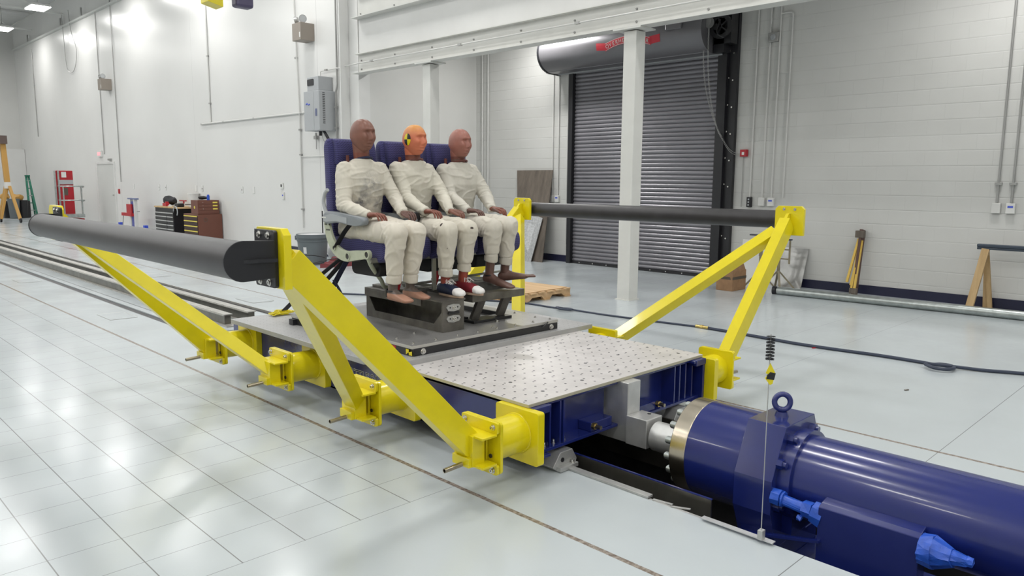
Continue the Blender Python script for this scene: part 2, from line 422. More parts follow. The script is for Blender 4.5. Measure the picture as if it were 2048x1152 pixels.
# upper wall over the bay opening
bm = B(); box(bm, 8.34, 8.55, -8, 12.53, 3.6, 7.9); struct('wall_left', bm, M['bayside'])
bm = B(); box(bm, 11.3, 11.5, -8, 12.6, 0, 4.9); struct('wall_right', bm, M['cmu'])
bm = B(); box(bm, 8.55, 11.3, 12.53, 12.75, 0, 4.9); struct('wall_bay', bm, M['bayside'])
bm = B(); box(bm, 8.3, 11.3, -8.2, -8, 0, 4.9); struct('wall_bay', bm, M['bayside'])
bm = B(); box(bm, -9, 8.5, 38.5, 38.7, 0, 7.9); struct('wall_far', bm, M['bayside'])
bm = B(); box(bm, -9, 8.5, -8.2, -8, 0, 7.9); struct('wall_near', bm, M['bayside'])
bm = B(); box(bm, -9.2, -9, -8.2, 38.7, 0, 7.9); struct('wall_opposite', bm, M['bayside'])
bm = B(); box(bm, -9.2, 8.55, -8.2, 38.7, 7.9, 8.0); struct('ceiling', bm, M['ceil'])
bm = B(); box(bm, 8.55, 11.5, -8.2, 12.75, 4.8, 4.9); struct('ceiling', bm, M['bayside'])
bm = B(); box(bm, 7.0, 8.29, 38.0, 38.49, 0, 2.75); struct('trim_1', bm, M['white'])       # low white partition at the far end
# baseboards
bm = B(); box(bm, 11.285, 11.3, -8, 6.1, 0, .13); struct('baseboard_right', bm, M['base'])
bm = B(); box(bm, 11.285, 11.3, 9.78, 12.52, 0, .13); struct('baseboard_right', bm, M['base'])
bm = B(); box(bm, 8.285, 8.3, 12.97, 16.3, 0, .12); struct('baseboard_left', bm, M['base'])
# shallow door recess in the left wall
bm = B(); box(bm, 8.27, 8.3, 26.62, 26.72, 0, 2.1); box(bm, 8.27, 8.3, 28.36, 28.46, 0, 2.1); box(bm, 8.27, 8.3, 26.72, 28.36, 2.03, 2.1)
dr = struct('door_1', bm, M['white'])
bm = B(); box(bm, 8.288, 8.298, 26.72, 28.36, 0.01, 2.03); obj('door_leaf', bm, M['upper'], dr)
bm = B(); cyl(bm, (8.26, 26.85, 1.02), (8.29, 26.85, 1.02), .025, 10); cyl(bm, (8.26, 26.85, 1.02), (8.26, 26.95, 1.02), .01, 8); obj('door_handle', bm, M['steel'], dr)
# steel ledge and hooks along the upper left wall
bm = B(); box(bm, 8.2, 8.3, 12.6, 38.4, 6.85, 6.9); struct('trim_2', bm, M['upper'])
# ------------------------------------------------ girder over the bay opening
g = thing('steel_girder', 'long white painted steel girder with bolted ledges spanning above the bay opening', 'girder', (8.25, 2, 3.55))
bm = B(); box(bm, 8.2, 8.33, -7.9, 12.5, 3.55, 3.565); box(bm, 8.2, 8.33, -7.9, 12.5, 3.905, 3.92); box(bm, 8.29, 8.305, -7.9, 12.5, 3.56, 3.91); obj('lower_channel', bm, M['beamw'], g)
bm = B(); box(bm, 8.12, 8.2, -7.9, 12.5, 3.55, 3.558); box(bm, 8.13, 8.33, -7.9, 12.5, 4.55, 4.565); box(bm, 8.2, 8.33, -7.9, 12.5, 4.97, 4.985); box(bm, 8.29, 8.305, -7.9, 12.5, 4.56, 4.97); obj('upper_channel', bm, M['beamw'], g)
bm = B(); box(bm, 8.305, 8.335, -7.9, 12.5, 3.56, 5.3); obj('web_panel', bm, M['white'], g)
for i in range(16):
    y = 12.4 - i * 1.05
    for zz in (3.64, 3.80, 4.64):
        bolt(g, (8.29, y, zz), (-1, 0, 0), .012, .014, M['gconduit'])
# ------------------------------------------------ columns
def column(y, name_label, w=.2, pier=False):
    t = thing('steel_column', name_label, 'column', (8.3, y + w / 2, 0))
    bm = B(); box(bm, 8.2, 8.2 + w, y, y + w, 0, 3.52); obj('shaft', bm, M['beamw'], t, bevel=.006)
    bm = B(); box(bm, 8.12, 8.45, y - .12, y + w + .12, 3.53, 3.549); obj('cap_plate', bm, M['beamw'], t)
    bm = B(); box(bm, 8.18, 8.42, y - .02, y + w + .02, 0, .012); obj('base_plate', bm, M['beamw'], t)
column(6.03, 'white square steel column standing in front of the grey roller door')
column(10.25, 'white square steel column between the middle dummy head and the right dummy head')
bm = B(); box(bm, 8.10, 8.298, 12.84, 12.87, 0, 7.6)
tag(obj('wall_pier', bm, M['white']), 'white flanged steel pier ending the long left wall behind the left dummy', 'pier')
# ------------------------------------------------ ceiling lights and roof trusses
for ix, lx in enumerate(LAMP_X):
    for iy, ly in enumerate(LAMP_Y):
        vis = ly > 27 and lx > 6
        if vis:
            t = thing('high_bay_light', ('nearer' if iy == 7 else 'farther') + ' of the two glowing white high bay lights hanging at the top left', 'ceiling light', (lx, ly, LAMP_Z), 'high bay lights')
        else:
            t = thing('high_bay_light', 'high bay light hanging out of view over the hall', 'ceiling light', (lx, ly, LAMP_Z), 'high bay lights overhead')
        bm = B(); loft(bm, [((lx, ly, LAMP_Z + z_), (1, 0, 0), (0, 1, 0), rx, ry, .3) for z_, rx, ry in ((0.0, .30, .48), (.05, .30, .48), (.12, .18, .3))], 16); obj('housing', bm, M['white'], t)
        bm = B(); box(bm, lx - .27, lx + .27, ly - .45, ly + .45, LAMP_Z - .02, LAMP_Z - .002); obj('lens', bm, M['lens'], t)
        bm = B(); cyl(bm, (lx, ly, LAMP_Z + .12), (lx, ly, 7.9), .01, 6); obj('hanger', bm, M['gconduit'], t)
        ld = bpy.data.lights.new('lamp_light', 'AREA'); ld.shape = 'RECTANGLE'; ld.size = .5; ld.size_y = .9; ld.energy = LAMP_POWER; ld.color = (1, .985, .965)
        lo = bpy.data.objects.new('lamp_light', ld); C.objects.link(lo); lo.parent = t; lo.location = (0, 0, -.03)
for lx, ly, pw in ((10.2, 9.9, 88), (9.9, 2.4, 50), (9.9, -3.5, 38)):
    t = thing('bay_light', 'strip light under the bay ceiling hidden behind the girder', 'ceiling light', (lx, ly, 4.6), 'bay strip lights')
    bm = B(); box(bm, lx - .15, lx + .15, ly - .6, ly + .6, 4.64, 4.79); obj('housing', bm, M['white'], t)
    bm = B(); box(bm, lx - .13, lx + .13, ly - .58, ly + .58, 4.62, 4.638); obj('lens', bm, M['lens'], t)
    ld = bpy.data.lights.new('lamp_light', 'AREA'); ld.shape = 'RECTANGLE'; ld.size = .26; ld.size_y = 1.1; ld.energy = pw; ld.color = (1, .985, .965)
    lo = bpy.data.objects.new('lamp_light', ld); C.objects.link(lo); lo.parent = t; lo.location = (0, 0, .0)
for k in range(3):
    y = 26.5 + k * 4.2
    t = thing('roof_truss', ('first', 'second', 'third')[k] + ' open web roof truss from the near end, white, above the high bay lights', 'truss', (0, y, 7.2), 'roof trusses')
    bm = B(); beam(bm, (-8.9, y, 7.85), (8.2, y, 7.85), .06, .06); beam(bm, (-8.9, y, 7.25), (8.2, y, 7.25), .06, .06); obj('chord', bm, M['upper'], t)
    bm = B(); n_ = 22
    for i in range(n_):
        xa = -8.9 + 17.1 * i / n_; xb = -8.9 + 17.1 * (i + 1) / n_
        cyl(bm, (xa, y, 7.25 if i % 2 else 7.85), (xb, y, 7.85 if i % 2 else 7.25), .015, 6)
    obj('web_bars', bm, M['upper'], t)
# ================================================================== SLED
sled = thing('impact_sled', 'navy blue steel test sled with perforated grey deck plates, carrying the row of seats', 'sled', (XC, 4.4, 0))
Y0, Y1 = 2.66, 6.25
bm = B()
for s in (0, 1):
    a, b_ = (2.815, 2.84) if s == 0 else (4.49, 4.515)
    box(bm, a, b_, Y0, Y1, .105, .398)
    c, d = (2.815, 2.95) if s == 0 else (4.38, 4.515)
    box(bm, c, d, Y0, Y1, .380, .398); box(bm, c, d, Y0, Y1, .105, .122)
obj('side_beam', bm, M['blue'], sled, bevel=.003)
bm = B()
for xa, xb in ((2.84, 3.585), (3.735, 4.49)):
    box(bm, xa, xb, 2.80, 2.82, .122, .38)              # recessed web
    box(bm, xa, xb, 2.70, 2.86, .385, .399); box(bm, xa, xb, 2.69, 2.86, .122, .14)
obj('front_beam', bm, M['blue'], sled, bevel=.002)
bm = B(); box(bm, 2.84, 4.49, 6.2, 6.25, .12, .38); box(bm, 2.84, 4.49, 3.9, 3.93, .15, .38); box(bm, 2.84, 4.49, 5.0, 5.03, .15, .38); obj('cross_beam', bm, M['blue'], sled)
for x in (2.905, 2.985, 3.07, 3.10, 4.42, 4.34, 4.27, 4.21):
    bm = B(); box(bm, x - .006, x + .006, 2.70, 2.80, .14, .385); obj('rib', bm, M['blue'], sled)
for x in (3.34, 3.99):   # lower stiffener block with clamp bolt
    bm = B(); box(bm, x, x + .2 if x < 3.6 else x - .2, 2.70, 2.80, .14, .195); o = obj('stop_block', bm, M['blue'], sled, bevel=.004)
    bm = B(); cyl(bm, (x + .02, 2.70, .175), (x + .02, 2.64, .175), .012, 12); obj('stud', bm, M['zinc'], o, smooth=True)
    bm = B(); cyl(bm, (x + .02, 2.70, .175), (x + .02, 2.68, .175), .021, 6); obj('nut', bm, M['brass'], o)
for x in (2.97, 3.045, 3.13, 4.36, 4.29, 4.23, 4.1): bolt(sled, (x, 2.73, .14), (0, 0, 1), .010, .02)
for x in (2.98, 3.2, 3.5, 3.9, 4.1, 4.3, 4.42): bolt(sled, (x, 2.79, .37), (0, -1, 0), .007, .008, M['alud'])
bm = B(); box(bm, 2.80, 2.93, Y0 - .005, 2.72, .36, .40); obj('corner_block', bm, M['blue'], sled, bevel=.003)
bm = B(); box(bm, 4.40, 4.53, Y0 - .005, 2.72, .36, .40); obj('corner_block', bm, M['blue'], sled, bevel=.003)
# decks
bm = B(); box(bm, 2.80, 4.53, 2.69, 3.9, .401, .42); obj('front_deck_plate', bm, M['plate1'], sled, bevel=.0015)
bm = B(); prism(bm, [(2.66, 5.82), (2.66, 4.03), (2.86, 3.80), (4.69, 3.80), (4.69, 5.95), (2.66, 5.95)][1:] + [], 'Z', .42, .455)
obj('middle_deck_plate', bm, M['plate2'], sled, bevel=.0015)
# aluminium drive bracket at the front centre
bm = B(); box(bm, 3.60, 3.725, 2.63, 2.9, .03, .399); box(bm, 3.585, 3.745, 2.48, 2.63, .03, .205); obj('drive_bracket', bm, M['alu'], sled, bevel=.004)
bm = B(); cyl(bm, (3.71, 2.55, .2), (3.71, 2.55, .2065), .012, 12); obj('bracket_hole', bm, M['black'], sled)
# slide shoes riding the guide edges
for xs, s in ((3.0, 1), (4.33, -1)):
    for ys in (2.66, 5.6):
        bm = B(); prism(bm, [(xs, .005), (xs + s * .16, .012), (xs + s * .17, .04), (xs + s * .13, .105), (xs + s * .03, .105), (xs - s * .03, .03)], 'Y', ys, ys + .09)
        box(bm, min(xs, xs + s * .15), max(xs, xs + s * .15), ys - .03, ys + .12, .004, .03)
        sh = obj('slide_shoe', bm, M['alud'], sled, bevel=.003)
        bolt(sh, (xs + s * .12, ys - .012, .03), (0, 0, 1), .010, .014)
        bm = B(); cyl(bm, (xs + s * .045, ys - .004, .06), (xs + s * .045, ys + .01, .06), .013, 14); obj('shoe_hole', bm, M['black'], sh)
# lettering on the side: black letters with a white outline
for off, mt, xx in ((.0028, M['letterw'], 2.8142), (-.0003, M['letterk'], 2.8132)):
    bm = text_bm('SEATTLE SAFETY', .092, (xx, 4.515, .238), (0, -1, 0), (0, 0, 1), offset=off, depth=.0005, spacing=.88)
    obj('lettering', bm, mt, sled)
# ---- outrigger clamps: base plate, spool, flange
def clamp(y, side):
    """y = near edge of the flange; built for the left side, mirrored for the right"""
    yc = y + .14
    bm = B(); prism(bm, rrect(y - .02, y + .30, .11, .40, .015), 'X', 2.765, 2.814); o = obj('clamp_base', bm, M['yellow'], sled, bevel=.002)
    bm = B(); cyl(bm, (2.53, yc, .262), (2.77, yc, .262), .105, 40); obj('spool', bm, M['yellow'], o, smooth=True)
    bm = B(); torus(bm, (2.764, yc, .262), (1, 0, 0), .105, .007, 40, 8); obj('weld_bead', bm, M['yellow'], o, smooth=True)
    bm = B(); prism(bm, rrect(y, y + .28, .132, .405, .02), 'X', 2.515, 2.532); obj('flange', bm, M['yellow'], o, bevel=.0015)
for side in (0, 1):
    MIR[0] = bool(side)
    for y in (2.605, 3.65, 4.70, 5.75): clamp(y, side)
MIR[0] = False
# ---- outrigger frames: arms, clevis plates, head plates
def outrigger(y_st, y_dg, hy, label):
    """y_st clamp under the head, y_dg neighbouring clamp, hy near edge of the head plate"""
    hc = hy + .12
    t = thing('outrigger_arm_frame', label, 'arm frame', (2.0, (y_st + y_dg) / 2 + .14, .13), 'yellow outrigger frames')
    H = Vector((1.485, hc, 1.262))
    yc = y_st + .14
    bm = B(); beam(bm, (1.47, hc, 1.275), (2.44, yc, .265), .125, .085, (0, 1, 0)); obj('arm', bm, M['yellow'], t, bevel=.003)
    yd = y_dg + .14; s = 1 if yd > hc else -1
    p = Vector((1.50, hc + s * .02, 1.235)); q = Vector((2.44, yd, .265)); d = (q - p).normalized()
    bm = B(); beam(bm, p + d * .06, q, .10, .085, Vector((0, 1, 0)) if False else (1, 0, 1)); obj('arm', bm, M['yellow'], t, bevel=.003)
    for yy in (yc, yd):
        bm = B(); prism(bm, rrect(yy - .135, yy + .135, .132, .185, .012) , 'X', 2.495, 2.513); prism(bm, rrect(yy - .135, yy + .135, .345, .405, .012), 'X', 2.495, 2.513)
        box(bm, 2.499, 2.512, yy - .05, yy + .11, .18, .35)
        box(bm, 2.40, 2.50, yy - .13, yy + .10, .185, .197); box(bm, 2.40, 2.50, yy - .13, yy + .10, .335, .347)
        beam(bm, (2.37, yy - .0, .21), (2.44, yy, .21), .125, .05); 
        box(bm, 2.39, 2.47, yy - .07, yy + .07, .187, .345)
        e = obj('end_bracket', bm, M['yellow'], t, bevel=.002)
        for zz in (.155, .378):
            for dy in (-.105, .105): bolt(e, (2.495, yy + dy, zz), (-1, 0, 0), .011, .013)
        bm = B(); cyl(bm, (2.50, yy - .085, .225), (2.494, yy - .085, .225), .011, 12); obj('drain_hole', bm, M['black'], e)
        bm = B(); ring(bm, (2.36, yy - .02, .20), (2.25, yy - .02, .195), .0125, .0095, 14); obj('pipe_stub', bm, M['zinc'], t, smooth=True)
    # head plate
    bm = B(); prism(bm, [(hy, 1.175), (hy + .24, 1.175), (hy + .24, 1.385), (hy + .215, 1.41), (hy + .025, 1.41), (hy, 1.385)], 'X', 1.405, 1.437); hp = obj('head_plate', bm, M['yellow'], t, bevel=.002)
    bm = B(); prism(bm, [(1.437, 1.20), (1.437, 1.35), (1.47, 1.35), (1.56, 1.25), (1.5, 1.19)], 'Y', hc - .012, hc + .012); obj('gusset', bm, M['yellow'], hp)
    for dy in (.075, .165): bolt(hp, (1.437, hy + dy, 1.385), (1, 0, 0), .008, .006)
def bar(label):
    t = thing('crossbar_tube', label, 'tube', (1.28, 4.2, 1.2), 'black outrigger tubes')
    ya, yb_ = (2.86, 5.90) if MIR[0] else (2.70, 5.72)
    bm = B(); cyl(bm, (1.262, ya, 1.292), (1.312, yb_, 1.284), .0745, 44); obj('pipe', bm, M['pipe'], t, smooth=True)
    for k, (yb, hy, s, xc, zc) in enumerate(((ya, 2.65, 1, 1.262, 1.292), (yb_, 5.66, -1, 1.312, 1.284))):
        bm = B()
        pts = [(xc + .0775 * math.cos(a), zc + .0775 * math.sin(a)) for a in [PI * .5 + PI * i / 16 for i in range(17)]]
        pts = [(1.39, zc + .072)] + pts + [(1.39, zc - .072)]
        prism(bm, pts, 'Y', yb - .010 * s, yb + .002 * s)
        o = obj('end_plate', bm, M['black'], t, bevel=.002)
        bm = B(); prism(bm, [(xc, yb - .010 * s), (1.388, yb - .010 * s), (1.388, yb - .030 * s), (xc + .05, yb - .025 * s)], 'Z', zc - .008, zc + .006); obj('stiffener', bm, M['black'], o)
        f0 = ya - .005 if k == 0 else yb_ - .13
        if MIR[0]: f0 = 2.70 if k == 0 else 5.70
        bm = B(); prism(bm, rrect(f0, f0 + .162, 1.178, 1.402, .012), 'X', 1.388, 1.404); f = obj('flange', bm, M['black'], t, bevel=.002)
        for zz in (1.198, 1.382):
            for dy in (.045, .118): bolt(f, (1.388, f0 + dy, zz), (-1, 0, 0), .010, .006)
outrigger(2.605, 3.65, 2.65, 'near left yellow outrigger frame with large pale-edged arms in front of the dummies')
outrigger(5.75, 4.70, 5.68, 'far left yellow outrigger frame carrying the distant end of the left black tube')
bar('long black tube along the left side of the sled, nearest the camera')
MIR[0] = True
outrigger(2.605, 3.65, 2.65, 'near right yellow outrigger frame standing before the roller door')
outrigger(5.75, 4.70, 5.68, 'far right yellow outrigger frame just beside the right dummy feet')
bar('black tube on the right side of the sled, in front of the roller door')
MIR[0] = False
# ================================================================== TOP FIXTURE: tooling plate on black square tubes
fx = thing('fixture_plate', 'dark tooling plate on black square tubes bolted over the middle deck', 'plate', (3.64, 4.7, .455))
FX0, FX1, FY0, FY1 = 2.93, 4.35, 3.87, 5.45
bm = B(); box(bm, FX0, FX1, FY0, FY1, .504, .525); obj('plate', bm, M['plate3'], fx, bevel=.0015)
bm = B()
for (a, b_) in (((FX0 + .01, FY0 + .02, .48), (FX1 - .01, FY0 + .02, .48)), ((FX0 + .01, FY1 - .02, .48), (FX1 - .01, FY1 - .02, .48))): beam(bm, a, b_, .048, .047)
for x in (FX0 + .024, FX1 - .024): beam(bm, (x, FY0 + .045, .48), (x, FY1 - .045, .48), .047, .047)
obj('tube_frame', bm, M['blackp'], fx)
for x in (FX0 + .0, FX1 - .0):
    bm = B(); box(bm, x + (.018 if x < 3.5 else -.05), x + (.05 if x < 3.5 else -.018), FY0 - .006, FY0 - .0045, .463, .497); obj('tube_opening', bm, M['black'], fx)
bolt(fx, (FX0 + .085, FY0 - .005, .48), (0, -1, 0), .014, .012); bolt(fx, (FX1 - .085, FY0 - .005, .48), (0, -1, 0), .014, .012)
bm = B(); prism(bm, [(4.16, .49), (4.22, .525), (4.20, .50)], 'Y', FY0 - .02, FY0 - .006); obj('bracket_tab', bm, M['blackp'], fx)
# yellow and black quadrant mark on the corner
bm = B(); 
for (ya, yb2, za, zb) in ((3.875, 3.905, .462, .478), (3.905, 3.935, .478, .498)): box(bm, FX0 - .0015, FX0 + .001, ya, yb2, za, zb)
prism(bm, [(3.872, .460), (3.90, .466), (3.905, .48), (3.872, .49)], 'X', FX0 - .002, FX0); prism(bm, [(3.935, .462), (3.935, .50), (3.905, .495), (3.908, .48)], 'X', FX0 - .002, FX0)
obj('target_mark', bm, M['yellow'], fx)
bm = B(); box(bm, FX0 - .001, FX0 + .001, 4.05, 4.22, .46, .50); obj('red_tape', bm, M['redpaint'], fx)
for (x, y) in [(FX0 + .05 + .19 * i, FY0 + .05) for i in range(8)] + [(FX0 + .06, FY0 + .25), (FX0 + .07, 4.5), (FX1 - .05, 4.3), (FX1 - .05, 4.7), (4.28, 4.05), (3.2, 4.2), (4.0, 4.1), (3.75, 3.98), (FX1 - .05, 5.2), (3.1, 4.62)]:
    bolt(fx, (x, y, .525), (0, 0, 1), .007, .009)
# raw steel box rail carrying the left seat legs
r = thing('steel_pedestal', 'long raw steel box pedestal with cut-out side under the left dummy feet', 'pedestal', (3.45, 4.6, .525))
bm = B()
prism(bm, [(4.085, .525), (5.01, .525), (5.01, .735), (4.93, .735), (4.93, .685), (4.55, .685), (4.085, .70)][:0] or [(4.085, .525), (5.01, .525), (5.01, .58), (4.085, .58)], 'X', 3.355, 3.363)
prism(bm, [(4.085, .58), (4.17, .58), (4.085, .67)], 'X', 3.355, 3.363); prism(bm, [(5.01, .58), (4.90, .58), (4.99, .70), (5.01, .70)], 'X', 3.355, 3.363)
box(bm, 3.545, 3.553, 4.085, 5.01, .525, .735)
obj('side_plates', bm, M['rawsteel'], r)
for ya_, yb2 in ((4.07, 4.085), (5.01, 5.02)):
    bm = B(); box(bm, 3.355, 3.553, ya_, yb2, .525, .742); obj('end_plate', bm, M['rawsteel'], r, bevel=.001)
bm = B(); box(bm, 3.34, 3.565, 4.07, 5.02, .742, .755); box(bm, 3.34, 3.353, 4.3, 5.02, .69, .742); obj('top_plate', bm, M['rawsteel'], r, bevel=.001)
for zz in (.62, .70):
    bm = B(); prism(bm, [(3.385, zz), (3.40, zz - .022), (3.45, zz - .03), (3.50, zz - .022), (3.515, zz), (3.50, zz + .018), (3.45, zz + .024), (3.40, zz + .018)], 'Y', 4.062, 4.07); c_ = obj('curved_clamp', bm, M['alud'], r)
    bolt(c_, (3.45, 4.062, zz), (0, -1, 0), .011, .014)
    for dx in (-.035, .035):
        bm = B(); cyl(bm, (3.45 + dx, 4.0615, zz), (3.45 + dx, 4.060, zz), .006, 10); obj('clamp_hole', bm, M['black'], c_)
bm = B(); box(bm, 3.40, 3.50, 4.060, 4.07, .652, .668); obj('slot_bar', bm, M['black'], r)
r = thing('steel_footrest', 'raw steel footrest beam on two slanted legs under the right dummy feet', 'footrest', (4.0, 4.25, .525))
bm = B(); box(bm, 3.68, 4.23, 4.12, 4.24, .70, .755); box(bm, 3.68, 3.75, 4.24, 5.0, .70, .755); box(bm, 4.16, 4.23, 4.24, 5.0, .70, .755); obj('top_beam', bm, M['rawsteel'], r, bevel=.002)
for x in (3.80, 4.07):
    bm = B(); beam(bm, (x, 4.24, .545), (x + .03, 4.19, .70), .075, .03, (0, 1, 0)); obj('leg', bm, M['rawsteel'], r, bevel=.002)
bm = B(); box(bm, 3.74, 4.14, 4.17, 4.30, .525, .545); box(bm, 3.76, 3.78, 4.28, 4.8, .525, .56); box(bm, 4.10, 4.12, 4.28, 4.8, .525, .56); obj('base_frame', bm, M['blackp'], r, bevel=.002)
bolt(r, (3.93, 4.12, .525), (0, 0, 1), .013, .014)
# small black block and cable coil at the back left corner of the deck
bm = B(); box(bm, 2.895, 2.93, 5.36, 5.42, .456, .50); tag(obj('black_block', bm, M['black']), 'small black block at the rear left corner of the deck', 'block')
bm = B(); pts = []
random.seed(7)
for k in range(46): pts.append((3.06 + random.uniform(-.10, .12), 5.86 + random.uniform(-.06, .06), .463 + random.uniform(0, .03)))
pts = [(3.55, 5.85, .466), (3.3, 5.88, .47)] + pts
sweep(bm, smooth_path(pts, 5), .0045, 6); tag(obj('cable_coil', bm, M['yellow'], smooth=True), 'tangled bright yellow cable on the rear left corner of the deck', 'cable')
bm = B(); prism(bm, rrect(2.98, 3.12, 5.10, 5.26, .02), 'Z', .5255, .531); tag(obj('green_pad', bm, mat('green_pad', (.02, .30, .12), .5)), 'small green pad lying under the seat belts behind the pedestal', 'pad')
# ================================================================== PIT, GUIDES, ACTUATOR
ZC = .12
a = thing('hydraulic_actuator', 'large navy blue hydraulic cylinder lying in the floor pit at the lower right', 'cylinder', (XC, .5, -.6))
bm = B(); cyl(bm, (XC, 2.46, ZC - .02), (XC, 2.0, ZC - .02), .088, 40); obj('piston_rod', bm, M['alu'], a, smooth=True)
bm = B(); cyl(bm, (XC, 2.20, ZC), (XC, 2.105, ZC), .268, 72); obj('end_ring', bm, M['nickel'], a, smooth=True, bevel=.003)
bm = B(); cyl(bm, (XC, 2.105, ZC), (XC, 1.70, ZC), .264, 72); obj('front_barrel', bm, M['cblue'], a, smooth=True)
for k in range(16):
    an = 2 * PI * k / 16 + .1; p = Vector((XC + .225 * math.cos(an), 2.20, ZC + .225 * math.sin(an)))
    bm = B(); cyl(bm, p, p + Vector((0, .045, 0)), .021, 18); cyl(bm, p + Vector((0, .045, 0)), p + Vector((0, .05, 0)), .017, 18); obj('cap_screw', bm, M['galv'], a, smooth=True)
oct_ = [(-.162, .400), (.162, .400), (.285, .150), (.285, -.02), (.2, -.22), (-.2, -.22), (-.285, -.02), (-.285, .150)]
bm = B(); prism(bm, [(XC + x, z) for x, z in oct_], 'Y', 1.597, 1.80); obj('clamp_collar', bm, M['blue'], a, bevel=.003)
bm = B(); beam(bm, (XC, 1.545, .0), (XC, 1.60, .0), .30, .30); cyl(bm, (XC, 1.60, ZC), (XC, 1.535, ZC), .235, 48); obj('neck', bm, M['cblue'], a, smooth=True)
for an in (62, 118, 152, 28, 190):
    q = math.radians(an); p = Vector((XC + .262 * math.cos(q), 1.597, ZC + .262 * math.sin(q) * .92 ))
    if an in (190,): p.x = XC - .24; p.z = .02
    bm = B(); cyl(bm, p, p - Vector((0, .030, 0)), .026, 6); cyl(bm, p - Vector((0, .028, 0)), p - Vector((0, .045, 0)), .016, 14); obj('hex_nut', bm, M['blue'], a, smooth=True)
bm = B(); cyl(bm, (XC, 1.54, ZC), (XC, -1.6, ZC), .212, 72); obj('rear_barrel', bm, M['cblue'], a, smooth=True)
bm = B(); torus(bm, (XC, 1.70, .475), (.75, .65, -.1), .040, .0145, 32, 12); cyl(bm, (XC, 1.70, .40), (XC, 1.70, .425), .036, 24, .028); obj('lifting_eye', bm, M['blue'], a, smooth=True)
bm = B(); prism(bm, [(XC - .28, 0), (XC - .2, -.25), (XC - .34, -.25), (XC - .34, -.35), (XC + .34, -.35), (XC + .34, -.25), (XC + .2, -.25), (XC + .28, 0)], 'Y', 1.62, 1.78); box(bm, XC - .36, XC + .36, .4, 1.95, -.40, -.35); obj('cradle', bm, M['blue'], a, bevel=.004)
bm = B(); box(bm, XC - .28, XC + .28, -1.4, 2.0, -.7, -.40); obj('mount_base', bm, M['blue'], a)
# side accumulator cover and taped fittings
bm = B(); prism(bm, [(3.37, .105), (3.40, .118), (3.475, .135), (3.475, -.30), (3.37, -.30)], 'Y', .925, 1.36); box(bm, 3.365, 3.50, .925, 1.36, .112, .114) if False else None
cv = obj('side_cover', bm, M['blue'], a, bevel=.003)
bm = B(); beam(bm, (3.395, 1.75, -.16), (3.36, 1.34, -.055), .03, .012); obj('brace', bm, M['blue'], a)
bm = B()
cyl(bm, (3.405, 1.60, .075), (3.405, 1.555, .075), .040, 8); cyl(bm, (3.405, 1.56, .072), (3.405, 1.41, .06), .027, 20); cyl(bm, (3.405, 1.445, .062), (3.405, 1.40, .06), .040, 6); cyl(bm, (3.415, 1.405, .055), (3.42, 1.355, .045), .052, 8, .060)
cyl(bm, (3.38, 1.46, .02), (3.38, 1.44, .015), .015, 6); torus(bm, (3.405, 1.545, .072), (0, 1, 0), .032, .006, 18, 6)
for v in bm.verts: v.co += noise.noise_vector(v.co * 38) * .006
obj('taped_fitting', bm, M['tape'], a)
bm = B(); cyl(bm, (3.40, .925, .05), (3.40, .875, .052), .066, 14, .072); cyl(bm, (3.40, .875, .052), (3.395, .80, .055), .068, 10, .040); cyl(bm, (3.395, .81, .055), (3.39, .745, .06), .034, 8, .018); cyl(bm, (3.39, .75, .062), (3.39, .725, .064), .020, 8)
for v in bm.verts: v.co += noise.noise_vector(v.co * 30) * .008
bmesh.ops.subdivide_edges(bm, edges=bm.edges[:], cuts=1)
for v in bm.verts: v.co += noise.noise_vector(v.co * 60) * .005
obj('taped_valve', bm, M['tape'], a)
# guide angle plate with blue top edge
p = thing('guide_angle', 'dark steel angle plate with blue top edge standing in the pit beside the cylinder', 'plate', (3.2, 2.6, -.3))
bm = B(); box(bm, 3.195, 3.203, 1.815, 3.6, -.30, .046); box(bm, 3.12, 3.203, 1.815, 3.6, -.30, -.29); obj('plate', bm, M['angle'], p)
bm = B(); box(bm, 3.1935, 3.2045, 1.813, 3.6, .046, .052); obj('top_edge', bm, M['blue'], p)
bm = B(); box(bm, 4.13, 4.138, 1.9, 3.6, -.30, .046); tag(obj('guide_angle', bm, M['angle']), 'steel angle plate on the far wall side of the pit, mostly hidden by the cylinder', 'plate')
bm = B(); box(bm, 3.068, 3.112, 2.10, 3.6, .0005, .014); tag(obj('edge_strip', bm, M['alud'], bevel=.002), 'aluminium strip on the pit edge ahead of the slide shoe', 'strip')
bm = B(); box(bm, 3.068, 3.09, 1.56, 2.10, -.02, -.002); beam(bm, (3.085, 2.08, .0), (3.11, 1.98, -.004), .02, .004); beam(bm, (3.08, 1.97, .0), (3.115, 1.88, .003), .015, .004); tag(obj('edge_bracket', bm, M['alud']), 'dull bent metal bracket along the pit edge past the aluminium strip', 'bracket')
bm = B(); cyl(bm, (3.13, 2.16, -.12), (3.13, 2.16, -.07), .028, 14); cyl(bm, (3.13, 2.16, -.07), (3.13, 2.16, -.055), .013, 6); tag(obj('leveling_bolt', bm, M['steel'], smooth=True), 'round levelling bolt head inside the pit next to the aluminium strip', 'bolt')
